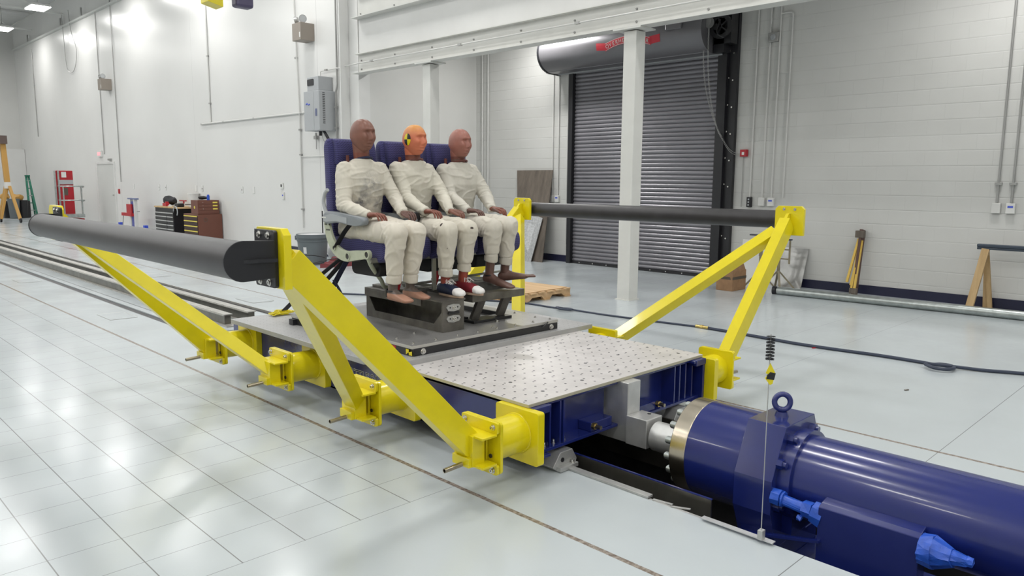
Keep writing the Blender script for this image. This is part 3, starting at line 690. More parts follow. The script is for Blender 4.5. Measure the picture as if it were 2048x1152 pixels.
for nm, x0, x1, lb in (('left', 3.49, 3.585, 'raised grey guide rail nearer the left black tube, running away along the track'), ('right', 3.765, 3.86, 'raised grey guide rail farther from the left black tube, running away along the track')):
    xm = (x0 + x1) / 2
    t = thing('guide_rail', lb, 'rail', (xm, 20, 0), 'guide rails of the track')
    bm = B(); box(bm, x0, x1, 7.97, 38.3, .114, .124); box(bm, x0 - .01, x0 + .012, 7.97, 38.3, .108, .118); obj('rail_head', bm, M['pitrail'], t)
    bm = B(); box(bm, x0 + .012, x1 - .012, 7.99, 38.3, .012, .114); obj('rail_web', bm, M['angle'], t)
    bm = B(); box(bm, x0 - .03, x1 + .02, 7.85, 38.3, .0, .012); obj('rail_foot', bm, M['pitrail'], t)
bm = B(); box(bm, 4.25, 4.262, 7.7, 38.3, -.2, .012); struct('trim_3', bm, M['pitrail'])
bm = B(); box(bm, 3.071, 3.164, 7.7, 38.3, -.06, -.012); struct('slot_shade_left', bm, M['black'])  # added black strip standing in for the shade down in the left slot
bm = B(); box(bm, 4.177, 4.249, 7.7, 38.3, -.06, -.012); struct('slot_shade_right', bm, M['black'])  # right slot: its dark depth put in as a black strip too
bm = B(); box(bm, 3.255, 3.262, 7.7, 38.3, .0003, .0015); struct('trim_4', bm, M['black'])
# floor hatches beside the track
for k, (x0, x1, y0, y1, w) in enumerate(((2.70, 2.98, 9.15, 9.62, 'nearer'), (2.70, 2.98, 13.3, 13.8, 'farther'), (4.42, 4.70, 9.2, 9.7, 'nearer right'), (4.42, 4.70, 12.7, 13.2, 'farther right'))):
    bm = B(); box(bm, x0, x1, y0, y1, .0005, .003); o = tag(obj('floor_hatch', bm, M['floor']), '%s flush rectangular steel hatch in the floor beside the track' % w, 'hatch', 'floor hatches')
    bm = B(); 
    for q in ((x0 - .008, x0, y0, y1), (x1, x1 + .008, y0, y1), (x0, x1, y0 - .012, y0), (x0, x1, y1, y1 + .012)): box(bm, *q, .0005, .0025)
    obj('hatch_frame', bm, M['gconduit'], o)
# whip antenna with brush and tape flag
t = thing('flagged_whip', 'thin steel wire whip with black brush top and yellow and black tape flag', 'marker', (3.04, 1.475, 0))
bm = B(); box(bm, 3.045, 3.075, 1.42, 1.78, .012, .017); obj('base_bar', bm, M['alu'], t)
bm = B(); box(bm, 3.030, 3.060, 1.462, 1.486, .017, .062); obj('clamp_block', bm, M['alud'], t, bevel=.002)
bm = B(); cyl(bm, (3.043, 1.474, .055), (3.030, 1.474, .955), .0022, 8); obj('wire', bm, M['alud'], t, smooth=True)
bm = B()
for k in range(15):
    z = .845 + k * .0072
    for j in range(14):
        q = j * 2 * PI / 14 + k * .5
        c0 = Vector((3.031, 1.474, z)); d = Vector((math.cos(q), math.sin(q), -.25 if k % 2 else -.1)) * .019; cyl(bm, c0, c0 + d, .0016, 4, .0008)
obj('brush', bm, M['belt'], t)
bm = B(); prism(bm, [(0, .0), (-.018, -.045), (-.008, -.05), (-.02, -.068), (0.003, -.098), (.014, -.092), (.024, -.045)], 'Y', -.0015, .0015)
RM = Matrix.Rotation(-.75, 3, 'Z')
for v in bm.verts: v.co = RM @ v.co + Vector((3.033, 1.471, .828))
obj('yellow_flag', bm, M['yellow'], t)
bm = B(); prism(bm, [(-.013, -.055), (.0, -.040), (.024, -.045), (.018, -.075), (-.0155, -.07)], 'Y', -.003, .003)
for v in bm.verts: v.co = RM @ v.co + Vector((3.033, 1.470, .828))
obj('black_tape', bm, M['black'], t)
# ================================================================== SEAT ROW
SX = (3.275, 3.74, 4.205)
st = thing('aircraft_seat_row', 'row of three joined purple-blue aircraft seats with grey armrest', 'seats', (3.69, 4.75, .755))
def cushion_bm(x0, x1, pts, r=.03, seg=6):
    """side profile pts (y,z) extruded across x with rounded ends"""
    bm = B(); rings = []
    cy = sum(p[0] for p in pts) / len(pts); cz = sum(p[1] for p in pts) / len(pts)
    for k in range(seg + 1):
        a = PI / 2 * k / seg; s = 1 - (r / .2) * (1 - math.sin(a)); x = x0 + r * (1 - math.cos(a))
        rings.append([(x, cy + (p[0] - cy) * s, cz + (p[1] - cz) * s) for p in pts])
    for k in range(seg + 1)[::-1]:
        a = PI / 2 * k / seg; s = 1 - (r / .2) * (1 - math.sin(a)); x = x1 - r * (1 - math.cos(a))
        rings.append([(x, cy + (p[0] - cy) * s, cz + (p[1] - cz) * s) for p in pts])
    faces_from(bm, rings); return bm
for i, x in enumerate(SX):
    w = .212
    prof = smooth_path([(y, 0, z) for y, z in ((4.40, 1.02), (4.345, 1.06), (4.35, 1.165), (4.42, 1.185), (4.60, 1.175), (4.85, 1.16), (5.00, 1.17), (5.02, 1.12), (4.9, 1.05), (4.6, 1.02), (4.45, 1.01))], 4)
    s = obj('seat_cushion', cushion_bm(x - w, x + w, [(p.x, p.z) for p in prof]), M['fabric'], st, smooth=True)
    prof = smooth_path([(y, 0, z) for y, z in ((5.00, 1.16), (4.99, 1.35), (5.02, 1.55), (5.035, 1.75), (5.05, 1.87), (5.075, 1.90), (5.115, 1.87), (5.11, 1.7), (5.10, 1.4), (5.09, 1.16))], 4)
    b_ = obj('backrest', cushion_bm(x - w, x + w, [(p.x, p.z) for p in prof]), M['fabric'], st, smooth=True)
    prof = smooth_path([(y, 0, z) for y, z in ((5.0, 1.70), (4.985, 1.78), (5.0, 1.875), (5.035, 1.895), (5.06, 1.88), (5.05, 1.70))], 4)
    obj('headrest', cushion_bm(x - .17, x + .17, [(p.x, p.z) for p in prof], .025), M['fabric'], b_, smooth=True)
    bm = B(); prism(bm, rrect(4.48, 4.85, .90, 1.02, .05), 'X', x - .16, x + .16); obj('life_vest_box', bm, M['belt'], st, bevel=.008)
    bm = B(); box(bm, x - .20, x + .20, 5.095, 5.12, 1.2, 1.82); obj('back_shell', bm, M['gplastic'], b_, bevel=.006)
# pale green curved end frame
def spar(x, mt, w=.022):
    path = smooth_path([(x, 4.98, 1.36), (x, 4.98, 1.27), (x, 4.94, 1.16), (x, 4.86, 1.08), (x, 4.74, 1.045), (x, 4.60, 1.06), (x, 4.45, 1.075)], 6)
    bm = B(); n = len(path); rad = []
    prof = []
    up = []; dn = []
    for i, p in enumerate(path):
        d = (path[min(i + 1, n - 1)] - path[max(i - 1, 0)]).normalized(); nn = Vector((0, -d.z, d.y)); h = .028 + .014 * math.sin(PI * i / (n - 1))
        up.append(p + nn * h); dn.append(p - nn * h)
    pts = [(q.y, q.z) for q in up] + [(q.y, q.z) for q in dn[::-1]]
    for xx in (x,): prism(bm, pts, 'X', x - w / 2, x + w / 2)
    return bm
sp = obj('end_frame', spar(3.0, M['lgreen']), M['lgreen'], st, bevel=.003)
for (y, z, r) in ((4.455, 1.075, .024), (4.70, 1.045, .024), (4.88, 1.095, .016)):
    bm = B(); ring(bm, (2.983, y, z), (3.011, y, z), r * 1.35, r * .9, 24); obj('bore_ring', bm, M['lgreen'], sp, smooth=True)
    bm = B(); cyl(bm, (2.9875, y, z), (2.995, y, z), r * .9, 20); obj('bore', bm, M['dark'], sp)
random.seed(3)
for k in range(12):
    bm = B(); y = 4.995 - (k % 3) * .018 - (0 if k < 8 else .02); z = 1.345 - (k // 3) * .04
    cyl(bm, (2.9875, y, z), (2.991, y, z), .007, 8); obj('lightening_hole', bm, M['dark'], sp)
obj('end_frame', spar(4.40, M['lgreen']), M['lgreen'], st, bevel=.003)
# cross tubes
for (y, z) in ((4.455, 1.03), (4.74, 1.02)):
    bm = B(); cyl(bm, (3.012, y, z), (4.388, y, z), .020, 18); obj('cross_tube', bm, M['strut'], st, smooth=True)
# legs: front curved tube (green), struts, rear diagonals
bm = B(); sweep(bm, smooth_path([(3.0, 4.46, 1.06), (3.06, 4.50, .98), (3.22, 4.62, .86), (3.33, 4.74, .79), (3.44, 4.80, .765), (3.5, 4.82, .763)], 6), .016, 10); obj('front_leg', bm, M['lgreen'], st, smooth=True)
for x in (3.59, 4.19):
    bm = B(); beam(bm, (x, 4.46, 1.03), (x + .01, 4.47, .765), .035, .018); obj('front_leg', bm, M['strut'], st, bevel=.003)
    bm = B(); beam(bm, (x, 4.46, .80), (x, 5.0, .78), .02, .02); obj('floor_bar', bm, M['strut'], st)
bm = B(); cyl(bm, (3.42, 4.50, .79), (4.25, 4.42, .80), .010, 8); obj('foot_bar', bm, M['strut'], st, smooth=True)
bm = B(); cyl(bm, (3.42, 4.62, .80), (4.45, 4.62, .83), .010, 8); obj('foot_bar', bm, M['strut'], st, smooth=True)
for x in (3.46, 4.2):
    bm = B(); box(bm, x - .06, x + .06, 4.45, 5.0, .7555, .775); obj('seat_track', bm, M['rawsteel'], st, bevel=.002)
for x in (3.93, 4.24):    # perforated white struts
    bm = B(); beam(bm, (x, 4.62, 1.03), (x + .05, 4.95, .775), .06, .008, (0, 1, 0))
    s_ = obj('perforated_strut', bm, M['whitep'], st, bevel=.002)
    a0 = Vector((x, 4.62, 1.03)); a1 = Vector((x + .05, 4.95, .775)); dd = (a1 - a0); u, v = frame_of(dd, (0, 1, 0)); bm = B()
    for k in range(1, 14):
        for j in (-1, 0, 1):
            c0 = a0 + dd * (k / 14) + u * j * .018 + (dd * (.5 / 14) if j == 0 else Vector()); cyl(bm, c0 - v * .005, c0 + v * .005, .0058, 8)
    obj('strut_holes', bm, M['dark'], s_)
# armrest on the left end
bm = B()
prof = smooth_path([(y, 0, z) for y, z in ((5.0, 1.285), (4.995, 1.33), (4.95, 1.36), (4.83, 1.362), (4.62, 1.345), (4.48, 1.33), (4.475, 1.285), (4.55, 1.27), (4.62, 1.272), (4.80, 1.285), (4.94, 1.27))], 4)
ar = obj('armrest', cushion_bm(2.965, 3.025, [(p.x, p.z) for p in prof], .015, 4), M['gplastic'], st, smooth=True)
bm = B(); prism(bm, [(4.98, 1.29), (4.98, 1.325), (4.88, 1.345), (4.66, 1.325), (4.66, 1.285), (4.80, 1.297), (4.94, 1.285)], 'X', 2.961, 2.966); obj('side_panel', bm, mat('armrest_panel', (.36, .38, .40), .35), ar)
bm = B(); box(bm, 2.959, 2.962, 4.935, 4.99, 1.312, 1.322); obj('latch_mark', bm, M['whitep'], ar)
bm = B(); sweep(bm, smooth_path([(2.99, 4.97, 1.34), (2.99, 5.01, 1.42), (2.99, 4.99, 1.49), (2.99, 4.95, 1.52)], 5), .014, 8); obj('arm_pivot', bm, M['heater'], ar, smooth=True)
for k, x in enumerate((3.44, 3.92)):
    prof = smooth_path([(y, 0, z) for y, z in ((5.0, 1.285), (5.0, 1.335), (4.85, 1.345), (4.62, 1.335), (4.50, 1.32), (4.49, 1.29), (4.62, 1.29), (4.80, 1.29))], 4)
    obj('armrest', cushion_bm(x - .022, x + .022, [(p.x, p.z) for p in prof], .01, 3), M['gplastic'], st, smooth=True)
# belts
def belt(name, pts, w, m, th=.0015):
    bm = B(); sweep(bm, smooth_path(pts, 6), w / 2, 4, flat=th, upv=(0, 0, 1)); return obj(name, bm, m, st)
belt('lap_belt', [(2.99, 4.86, 1.10), (3.0, 4.75, 1.22), (3.03, 4.66, 1.315)], .045, M['belt'], .002)
belt('lap_belt', [(3.40, 4.9, 1.20), (3.41, 4.80, 1.29), (3.45, 4.62, 1.30), (3.47, 4.50, 1.28)], .045, M['belt'], .004)
bm = B(); ball(bm, (3.475, 4.56, 1.325), (.035, .05, .035)); 
for v in bm.verts: v.co += noise.noise_vector(v.co * 30) * .02
obj('belt_bundle', bm, M['belt'], st, smooth=True)
belt('lap_belt', [(3.50, 4.80, 1.23), (3.62, 4.78, 1.325), (3.80, 4.78, 1.325), (3.91, 4.82, 1.23)], .045, M['belt'], .003)
for x, lo_, m_ in ((3.02, (2.98, 5.65, .53), 'belt'), (3.06, (3.02, 5.45, .53), 'belt'), (3.07, (3.05, 5.22, .53), 'navybelt')):
    belt('tether_strap', [(x, 4.80, 1.04), ((x + lo_[0]) / 2, (4.80 + lo_[1]) / 2, .80), lo_], .05, M[m_], .003)
belt('tether_strap', [(3.04, 4.98, .84), (3.12, 5.0, .70), (3.17, 5.16, .54)], .035, M['navybelt'], .002)
for x in (3.36, 3.72, 4.30):
    belt('red_strap', [(x, 4.58, 1.0), (x, 4.57, .88), (x - .005, 4.60, .775)], .032, M['redstrap'], .002)
bm = B(); torus(bm, (3.35, 5.9, .90), (0.2, .3, 1), .16, .004, 24, 5, 0, 5.2); sweep(bm, smooth_path([(3.2, 5.8, .86), (3.5, 5.5, .95), (3.6, 5.2, .93), (3.55, 5.0, 1.03)], 5), .004, 5); obj('loose_wire', bm, M['black'], st, smooth=True)
# ================================================================== CRASH TEST DUMMIES
def remeshed(name, bm, voxel, parent, mats, matfn=None, smooth_it=3, disp=None):
    bmesh.ops.recalc_face_normals(bm, faces=bm.faces)
    me = bpy.data.meshes.new('tmp'); bm.to_mesh(me); bm.free()
    o = bpy.data.objects.new('tmp', me); C.objects.link(o)
    r = o.modifiers.new('r', 'REMESH'); r.mode = 'VOXEL'; r.voxel_size = voxel
    s = o.modifiers.new('s', 'SMOOTH'); s.iterations = smooth_it; s.factor = .5
    dg = bpy.context.evaluated_depsgraph_get(); m2 = bpy.data.meshes.new_from_object(o.evaluated_get(dg))
    bpy.data.objects.remove(o); bpy.data.meshes.remove(me)
    b2 = B(); b2.from_mesh(m2); bpy.data.meshes.remove(m2)
    if disp:
        b2.normal_update()
        for v in b2.verts: v.co += v.normal * disp(v.co)
    ob = obj(name, b2, mats, parent)
    org = ORG[ob.name]
    for p in ob.data.polygons:
        p.use_smooth = True
        if matfn: p.material_index = matfn(p.center + org)
    return ob
def head_bm(c, scale=1.0, yaw=0.0):
    """closed head: local x lateral, -y forward, z up; c is the centre between crown and chin"""
    bm = B(); nu, nv = 64, 46
    def G(a, s): return math.exp(-(a / s) ** 2)
    rings = []
    for j in range(1, nv):
        e = -PI / 2 + PI * j / nv; r = []
        for i in range(nu):
            a = 2 * PI * i / nu; x = math.sin(a) * math.cos(e); y = -math.cos(a) * math.cos(e); z = math.sin(e)
            fx = abs(math.cos(e)) ** .08
            q = lambda t_, p_: math.copysign(abs(t_) ** p_, t_)
            X = .078 * q(x, .88); Y = .102 * q(y, .92); Z = .121 * q(z, .92)
            if Z < -.02:      # jaw narrows, back of the skull pulls in
                t = min(1, (-.02 - Z) / .09); X *= 1 - .30 * t * t
                if y > 0: Y *= 1 - .42 * t
                else: Y *= 1 + .02 * t
            if y > 0 and Z > -.02: Y *= 1.06
            if y < 0:
                f = min(1, (-y) * 1.6)
                d = .030 * G(X, .0125) * max(0, G(Z + .020, .022)) + .014 * G(X, .010) * G(Z - .010, .024) + .008 * (G(X - .012, .008) + G(X + .012, .008)) * G(Z + .030, .009)   # nose and nostrils
                d += .010 * G(Z - .042, .011) * G(X, .050)                                                   # brow
                d -= .018 * (G(X - .033, .016) + G(X + .033, .016)) * G(Z - .019, .013)                        # eye sockets
                d += .009 * (G(X - .032, .012) + G(X + .032, .012)) * G(Z - .016, .007)                        # lids
                d += .011 * G(X, .024) * (G(Z + .055, .006) + G(Z + .073, .007))                               # lips
                d -= .010 * G(X, .028) * G(Z + .064, .0042)
                d += .013 * G(X, .024) * G(Z + .100, .015)                                                     # chin
                d -= .006 * G(X, .03) * G(Z + .084, .006)
                d += .007 * (G(X - .048, .018) + G(X + .048, .018)) * G(Z + .016, .02)                         # cheeks
                d -= .006 * (G(X - .045, .014) + G(X + .045, .014)) * G(Z + .058, .02)
                Y -= d * f
                Y = max(Y, -.090 - d) if Z > -.112 else Y
            r.append((X, Y, Z))
        rings.append(r)
    faces_from(bm, rings)
    R = Matrix.Rotation(yaw, 3, 'Z'); c = Vector(c)
    for v in bm.verts: v.co = R @ (v.co * scale) + c
    return bm
def merge(bm, b2):
    me = bpy.data.meshes.new('m'); b2.to_mesh(me); b2.free(); bm.from_mesh(me); bpy.data.meshes.remove(me)
def hand(bm, wr, ha, side, el, curl=0):
    """palm-down hand resting on a thigh; wr wrist, ha knuckle centre; side +1 when the thumb is on +x"""
    wr = Vector(wr); ha = Vector(ha); d = (ha - wr).normalized(); x = Vector((1, 0, 0)); x = (x - d * x.dot(d)).normalized(); up = d.cross(x)
    if up.z < 0: up = -up
    L = (ha - wr).length; back = (wr - Vector(el)).normalized()
    loft(bm, [(wr - back * .06, x, up, .023, .020), (wr - back * .01, x, up, .025, .019), (wr + d * L * .4, x, up, .038, .018, .8), (wr + d * L * .8, x, up, .043, .015, .75), (ha - d * .004, x, up, .041, .011, .75)], 18)
    for k, (o_, l_) in enumerate(((-.034, .070), (-.0115, .080), (.0115, .076), (.034, .060))):
        off = -o_ * side
        p0 = ha + x * off - d * .012 + up * .002; spread = x * (off * .25)
        a1 = (.35, .95, 1.25)
        a2 = Vector(p0); rr = .0093 if k < 3 else .0084
        seg = (l_ * .46, l_ * .32, l_ * .26)
        for q, (an, sl) in enumerate(zip(a1, seg)):
            an += curl + .05 * k
            dd = (d * math.cos(an) - up * math.sin(an)).normalized() + spread * 1.5
            b3 = a2 + dd.normalized() * sl; capsule(bm, a2, b3, rr - q * .0006, rr - (q + 1) * .0007, 10); a2 = b3
    t0 = wr + d * L * .30 + x * .026 * side; t1 = t0 + d * .030 + x * .018 * side - up * .008; t2 = t1 + d * .030 + x * .004 * side - up * .010; t3 = t2 + d * .022 - up * .010 - x * .003 * side
    capsule(bm, t0, t1, .013, .0115, 10); capsule(bm, t1, t2, .0112, .010, 10); capsule(bm, t2, t3, .010, .008, 10)
def foot(bm, an, toe, toes=False, roll=0):
    """bare foot from ankle to toe tip; heel sits behind and below the ankle"""
    an = Vector(an); toe = Vector(toe); d = Vector((toe.x - an.x, toe.y - an.y, 0)).normalized(); s = Vector((-d.y, d.x, 0)); up = Vector((0, 0, 1))
    hz = an.z - .055; P = lambda f, h: an + d * f + up * (h - an.z)
    tl = (Vector((toe.x, toe.y, 0)) - Vector((an.x, an.y, 0))).length; dz = toe.z - hz
    loft(bm, [(P(-.055, hz + .012), s, up, .015, .015), (P(-.045, hz + .012), s, up, .028, .030), (P(-.015, hz + .020), s, up, .034, .044), (P(.03, hz + .018 + dz * .2), s, up, .035, .042), (P(.08, hz + .008 + dz * .5), s, up, .039, .030, .85), (P(tl * .78, hz + dz * .85), s, up, .043, .020, .8), (P(tl * (.90 if toes else .93), hz + dz), s, up, .036 if not toes else .042, .012, .8), (P(tl * (.92 if toes else 1), hz + dz), s, up, .014 if not toes else .038, .007)], 18)
    if toes:
        for k in range(5):
            o_ = (k - 2) * .0190; l_ = (.066, .062, .056, .050, .042)[k]
            b0 = P(tl * .86, hz + dz + .002) + s * o_ ; capsule(bm, b0, b0 + d * l_ + s * o_ * .2 + up * .004, .0095 if k == 0 else .0075, .008 if k == 0 else .006, 10)
def shoe(t, an, toe, mat_main, lb):
    an = Vector(an); toe = Vector(toe); d = Vector((toe.x - an.x, toe.y - an.y, 0)).normalized(); s = Vector((-d.y, d.x, 0)); up = Vector((0, 0, 1))
    z0 = toe.z - .02; tl = (Vector((toe.x, toe.y, 0)) - Vector((an.x, an.y, 0))).length
    P = lambda f, h: Vector((an.x, an.y, 0)) + d * f + up * (z0 + h)
    bm = B(); loft(bm, [(P(-.066, .04), s, up, .020, .025), (P(-.060, .04), s, up, .032, .036, .8), (P(-.02, .045), s, up, .040, .045, .8), (P(.03, .046), s, up, .041, .047, .8), (P(.07, .040), s, up, .043, .040, .8), (P(tl * .70, .030), s, up, .048, .030, .8), (P(tl * .88, .024), s, up, .047, .023, .8), (P(tl * .98, .020), s, up, .034, .016, .8), (P(tl * 1.02, .016), s, up, .015, .008)], 22)
    b = remeshed('shoe', bm, .004, t, [mat_main, M['shoew']], lambda c: 1 if (Vector(c) - Vector((an.x, an.y, 0))).dot(d) > tl * .70 else 0, 2); lab(b, lb)
    out = []
    for k in range(28):
        a = 2 * PI * k / 28; f = math.cos(a); w = math.sin(a); L0, L1 = -.070, tl * 1.03; cx = (L0 + L1) / 2; q = P(cx + f * (L1 - L0) / 2, 0) + s * w * (.047 if f > 0 else .040) * (1 - .1 * abs(f)); out.append(q)
    bm = B(); faces_from(bm, [[p + up * -.008 for p in out], [p + up * .008 for p in out]]); obj('sole', bm, M['sole'], b, bevel=.002)
    bm = B()
    for k in range(6):
        f = .035 + k * .014; h = .094 - k * .0085
        sweep(bm, smooth_path([P(f, h - .014) + s * -.026, P(f + .006, h + .004), P(f + .012, h - .014) + s * .026], 4), .0042, 5)
        sweep(bm, smooth_path([P(f + .012, h - .014) + s * -.026, P(f + .006, h + .006), P(f, h - .014) + s * .026], 4), .0028, 5)
    for sg in (-1, 1):
        sweep(bm, smooth_path([P(.036, .10), P(.04, .112) + s * .02 * sg, P(.055, .10) + s * .035 * sg, P(.05, .085) + s * .03 * sg], 4), .0025, 5)
        sweep(bm, smooth_path([P(.036, .10), P(.06, .104) + s * .015 * sg, P(.09, .085) + s * .03 * sg], 4), .0025, 5)
    obj('laces', bm, M['shoew'], b)
    bm = B(); loft(bm, [(P(.0, .075), s, d, .033, .040), (P(.004, .098), s, d, .031, .035)], 18); obj('collar', bm, mat_main, b, smooth=True)
def dummy(K):
    cx = K['cx']; hc = Vector(K['head'])
    t = thing('crash_test_dummy', K['label'], 'dummy', (cx, 4.7, .75), 'seated crash test dummies')
    hip = 1.235
    # ---------------- body: one continuous surface
    bm = B(); merge(bm, head_bm(hc, K.get('hs', 1.0), K.get('yaw', 0)))
    capsule(bm, hc + Vector((0, .035, -.06)), (cx, 4.885, 1.70), .060, .060, 18); ball(bm, hc + Vector((0, .03, -.055)), (.052, .06, .05))
    X, Yv = (1, 0, 0), (0, 1, 0)
    loft(bm, [((cx, 4.95, 1.16), X, Yv, .13, .10), ((cx, 4.94, 1.30), X, Yv, .13, .09), ((cx, 4.90, 1.52), X, Yv, .14, .095), ((cx, 4.89, 1.66), X, Yv, .135, .08), ((cx, 4.885, 1.725), X, Yv, .07, .055)], 20)
    for s, e, w, h, k, a, tt in ((-1, 'elR', 'wrR', 'haR', 'knR', 'anR', 'toeR'), (1, 'elL', 'wrL', 'haL', 'knL', 'anL', 'toeL')):
        sh = Vector((cx + s * .155, 4.90, 1.665)); el = Vector(K[e]); wr = Vector(K[w])
        capsule(bm, sh, el, .040, .030, 14); capsule(bm, el, wr, .030, .021, 14)
        hand(bm, wr, K[h], -s, el)
        hp = Vector((cx + s * .085, 4.94, hip)); kn = Vector(K[k]); an = Vector(K[a])
        capsule(bm, hp, kn, .07, .050, 16); capsule(bm, kn, an, .048, .034, 16); capsule(bm, an + Vector((0, 0, .03)), an - Vector((0, -.004, .035)), .034, .031, 14)
        if not K.get('shoes'): foot(bm, an, K[tt], toes=(K.get('toes') and s == 1))
        else: capsule(bm, an, an + Vector((0, -.06, -.05)), .033, .03, 12)
    mats = K['mats']
    def mf(c):
        if c.z > hc.z - .125 and c.z > 1.60 and (c - hc).length < .30:
            if c.z > 1.79: return 1 if (K.get('crown') and c.z > hc.z + .06) else 0
            return 2
        if c.z > 1.15: return 3 if c.x < cx else 4
        return (5 if c.z > K.get('ankz', .82) else 6) if c.x < cx else (7 if c.z > K.get('ankz', .82) else 8)
    body = remeshed('body', bm, .0031, t, mats, mf, 1)
    # ---------------- shirt
    bm = B(); sw = K.get('sw', .150)
    loft(bm, [((cx, 4.93, 1.20), X, Yv, .145, .115, .9), ((cx, 4.92, 1.26), X, Yv, .168, .125, .9), ((cx, 4.915, 1.36), X, Yv, .158, .118, .9), ((cx, 4.90, 1.46), X, Yv, .165, .122, .9), ((cx, 4.89, 1.56), X, Yv, .178, .130, .88), ((cx, 4.89, 1.64), X, Yv, .180, .118, .88), ((cx, 4.89, 1.70), X, Yv, .150, .092), ((cx, 4.885, 1.735), X, Yv, .095, .078), ((cx, 4.88, 1.748), X, Yv, .078, .072)], 28)
    for s, e, w in ((-1, 'elR', 'wrR'), (1, 'elL', 'wrL')):
        sh = Vector((cx + s * sw, 4.90, 1.668)); el = Vector(K[e]); wr = Vector(K[w])
        capsule(bm, sh, el, .066, .055, 18); capsule(bm, el, wr.lerp(el, .12), .054, .037, 18)
        dd = (wr - el).normalized(); u, v = frame_of(dd)
        loft(bm, [(wr - dd * .05, u, v, .038, .036), (wr + dd * .0, u, v, .035, .033), (wr + dd * .008, u, v, .034, .032)], 16)
    els = [Vector(K['elR']), Vector(K['elL'])]; shs = [Vector((cx - .15, 4.9, 1.66)), Vector((cx + .15, 4.9, 1.66))]
    sd = K['seed']
    def dsp(c):
        v = noise.noise(Vector((c.x * 7 + sd, c.y * 7, c.z * 5))) * .010
        f = noise.noise(Vector((c.x * 5 + c.z * 9 + sd, c.y * 6, c.z * 16 - c.x * 6)))
        v += (1 - min(1, abs(f) * 5)) * .0055
        for e in els:
            d = (c - e).length
            if d < .11: v += math.sin((c.z + c.y * .8 + c.x * .3) * 170 + sd) * .0045 * (1 - d / .11)
        for e in shs:
            d = (c - e).length
            if d < .12: v += math.sin((c.x * 1.2 + c.z * .5) * 130 + sd) * .003 * (1 - d / .12)
        if c.z < 1.40 and abs(c.x - cx) < .2 and c.y < 4.96: v += math.sin(c.z * 130 + noise.noise(c * 6) * 5 + sd) * .0045 * min(1, (1.40 - c.z) / .08)
        return v
    remeshed('shirt', bm, .0065, t, K['cloth'], None, 4, dsp)
    # ---------------- trousers
    bm = B()
    loft(bm, [((cx, 4.99, 1.17), X, Yv, .12, .08), ((cx, 4.95, 1.20), X, Yv, .170, .125), ((cx, 4.93, 1.27), X, Yv, .168, .122), ((cx, 4.925, 1.32), X, Yv, .150, .108)], 22)
    for s, k, a, cz in ((-1, 'knR', 'anR', K['cuffR']), (1, 'knL', 'anL', K['cuffL'])):
        hp = Vector((cx + s * .088, 4.92, hip)); kn = Vector(K[k]); an = Vector(K[a])
        capsule(bm, hp, kn, .098, .073, 20); d = (an - kn).normalized(); f = (cz - kn.z) / (an.z - kn.z); ce = kn.lerp(an, f)
        u, v = Vector((1, 0, 0)), d.cross(Vector((1, 0, 0)))
        mid = kn.lerp(an, f * .45) + Vector((0, .012, 0)); cu = kn.lerp(an, f * .80)
        loft(bm, [(kn + Vector((0, 0, .02)), u, v, .068, .070), (kn.lerp(an, .08), u, v, .070, .070), (mid, u, v, .064, .064), (cu, u, v, .053, .054), (ce - d * .004, u, v, .053, .054)], 20)
    kns = [Vector(K['knR']), Vector(K['knL'])]; cz2 = (K['cuffR'], K['cuffL'])
    def dsp2(c):
        v = noise.noise(Vector((c.x * 8 + sd, c.y * 7, c.z * 6 + sd))) * .008
        f = noise.noise(Vector((c.x * 9 + sd, c.y * 10, c.z * 10)))
        v += (1 - min(1, abs(f) * 5)) * .006
        for e in kns:
            d = (c - (e + Vector((0, .05, -.05)))).length
            if d < .11: v += math.sin((c.z + c.y * 1.1) * 125 + sd) * .0075 * (1 - d / .11)
        cz = cz2[0] if abs(c.x - kns[0].x) < abs(c.x - kns[1].x) else cz2[1]
        if cz + .052 < c.z < cz + .064: v -= .005
        if c.z < cz + .052: v *= .4
        return v
    remeshed('trousers', bm, .0065, t, K['cloth2'], None, 4, dsp2)
    return t, body
def skin(name, col, r=.42): return mat(name, col, r, var=.12, vscale=18, spec=.45, bump=.1, bscale=90)
brn = skin('dummy_brown_skin', (.20, .085, .060)); brn2 = skin('dummy_dark_hand', (.13, .065, .052)); hndr = skin('dummy_red_brown_hand', (.20, .065, .042))
tan = skin('dummy_tan_foot', (.36, .185, .125)); grym = skin('dummy_grey_ankle', (.115, .088, .075)); redm = skin('dummy_red_shin', (.30, .055, .035)); mau = skin('dummy_mauve_foot', (.18, .11, .09))
orn = skin('dummy_orange_face', (.56, .165, .085)); ornc_ = skin('dummy_amber_crown', (.62, .24, .06)); pnk = skin('dummy_rose_face', (.31, .125, .095)); nek = skin('dummy_neck', (.15, .05, .04)); drk = skin('dummy_dark_foot', (.14, .075, .06))
cream = (.60, .565, .485); cream2 = (.63, .585, .505); DK = (.05, .035, .03)
n_, l_ = orn.node_tree.nodes, orn.node_tree.links; T_ = NT(n_, l_); P_, xyz_ = T_.pos(); b_ = n_['Principled BSDF']
l_.new(T_.mix(T_.ramp(T_.m('ADD', xyz_[2], T_.m('MULTIPLY', T_.noise(P_, 14, 3), .05)), 1.955, 2.035), (.56, .165, .085), (.60, .27, .06)), b_.inputs['Base Color'])
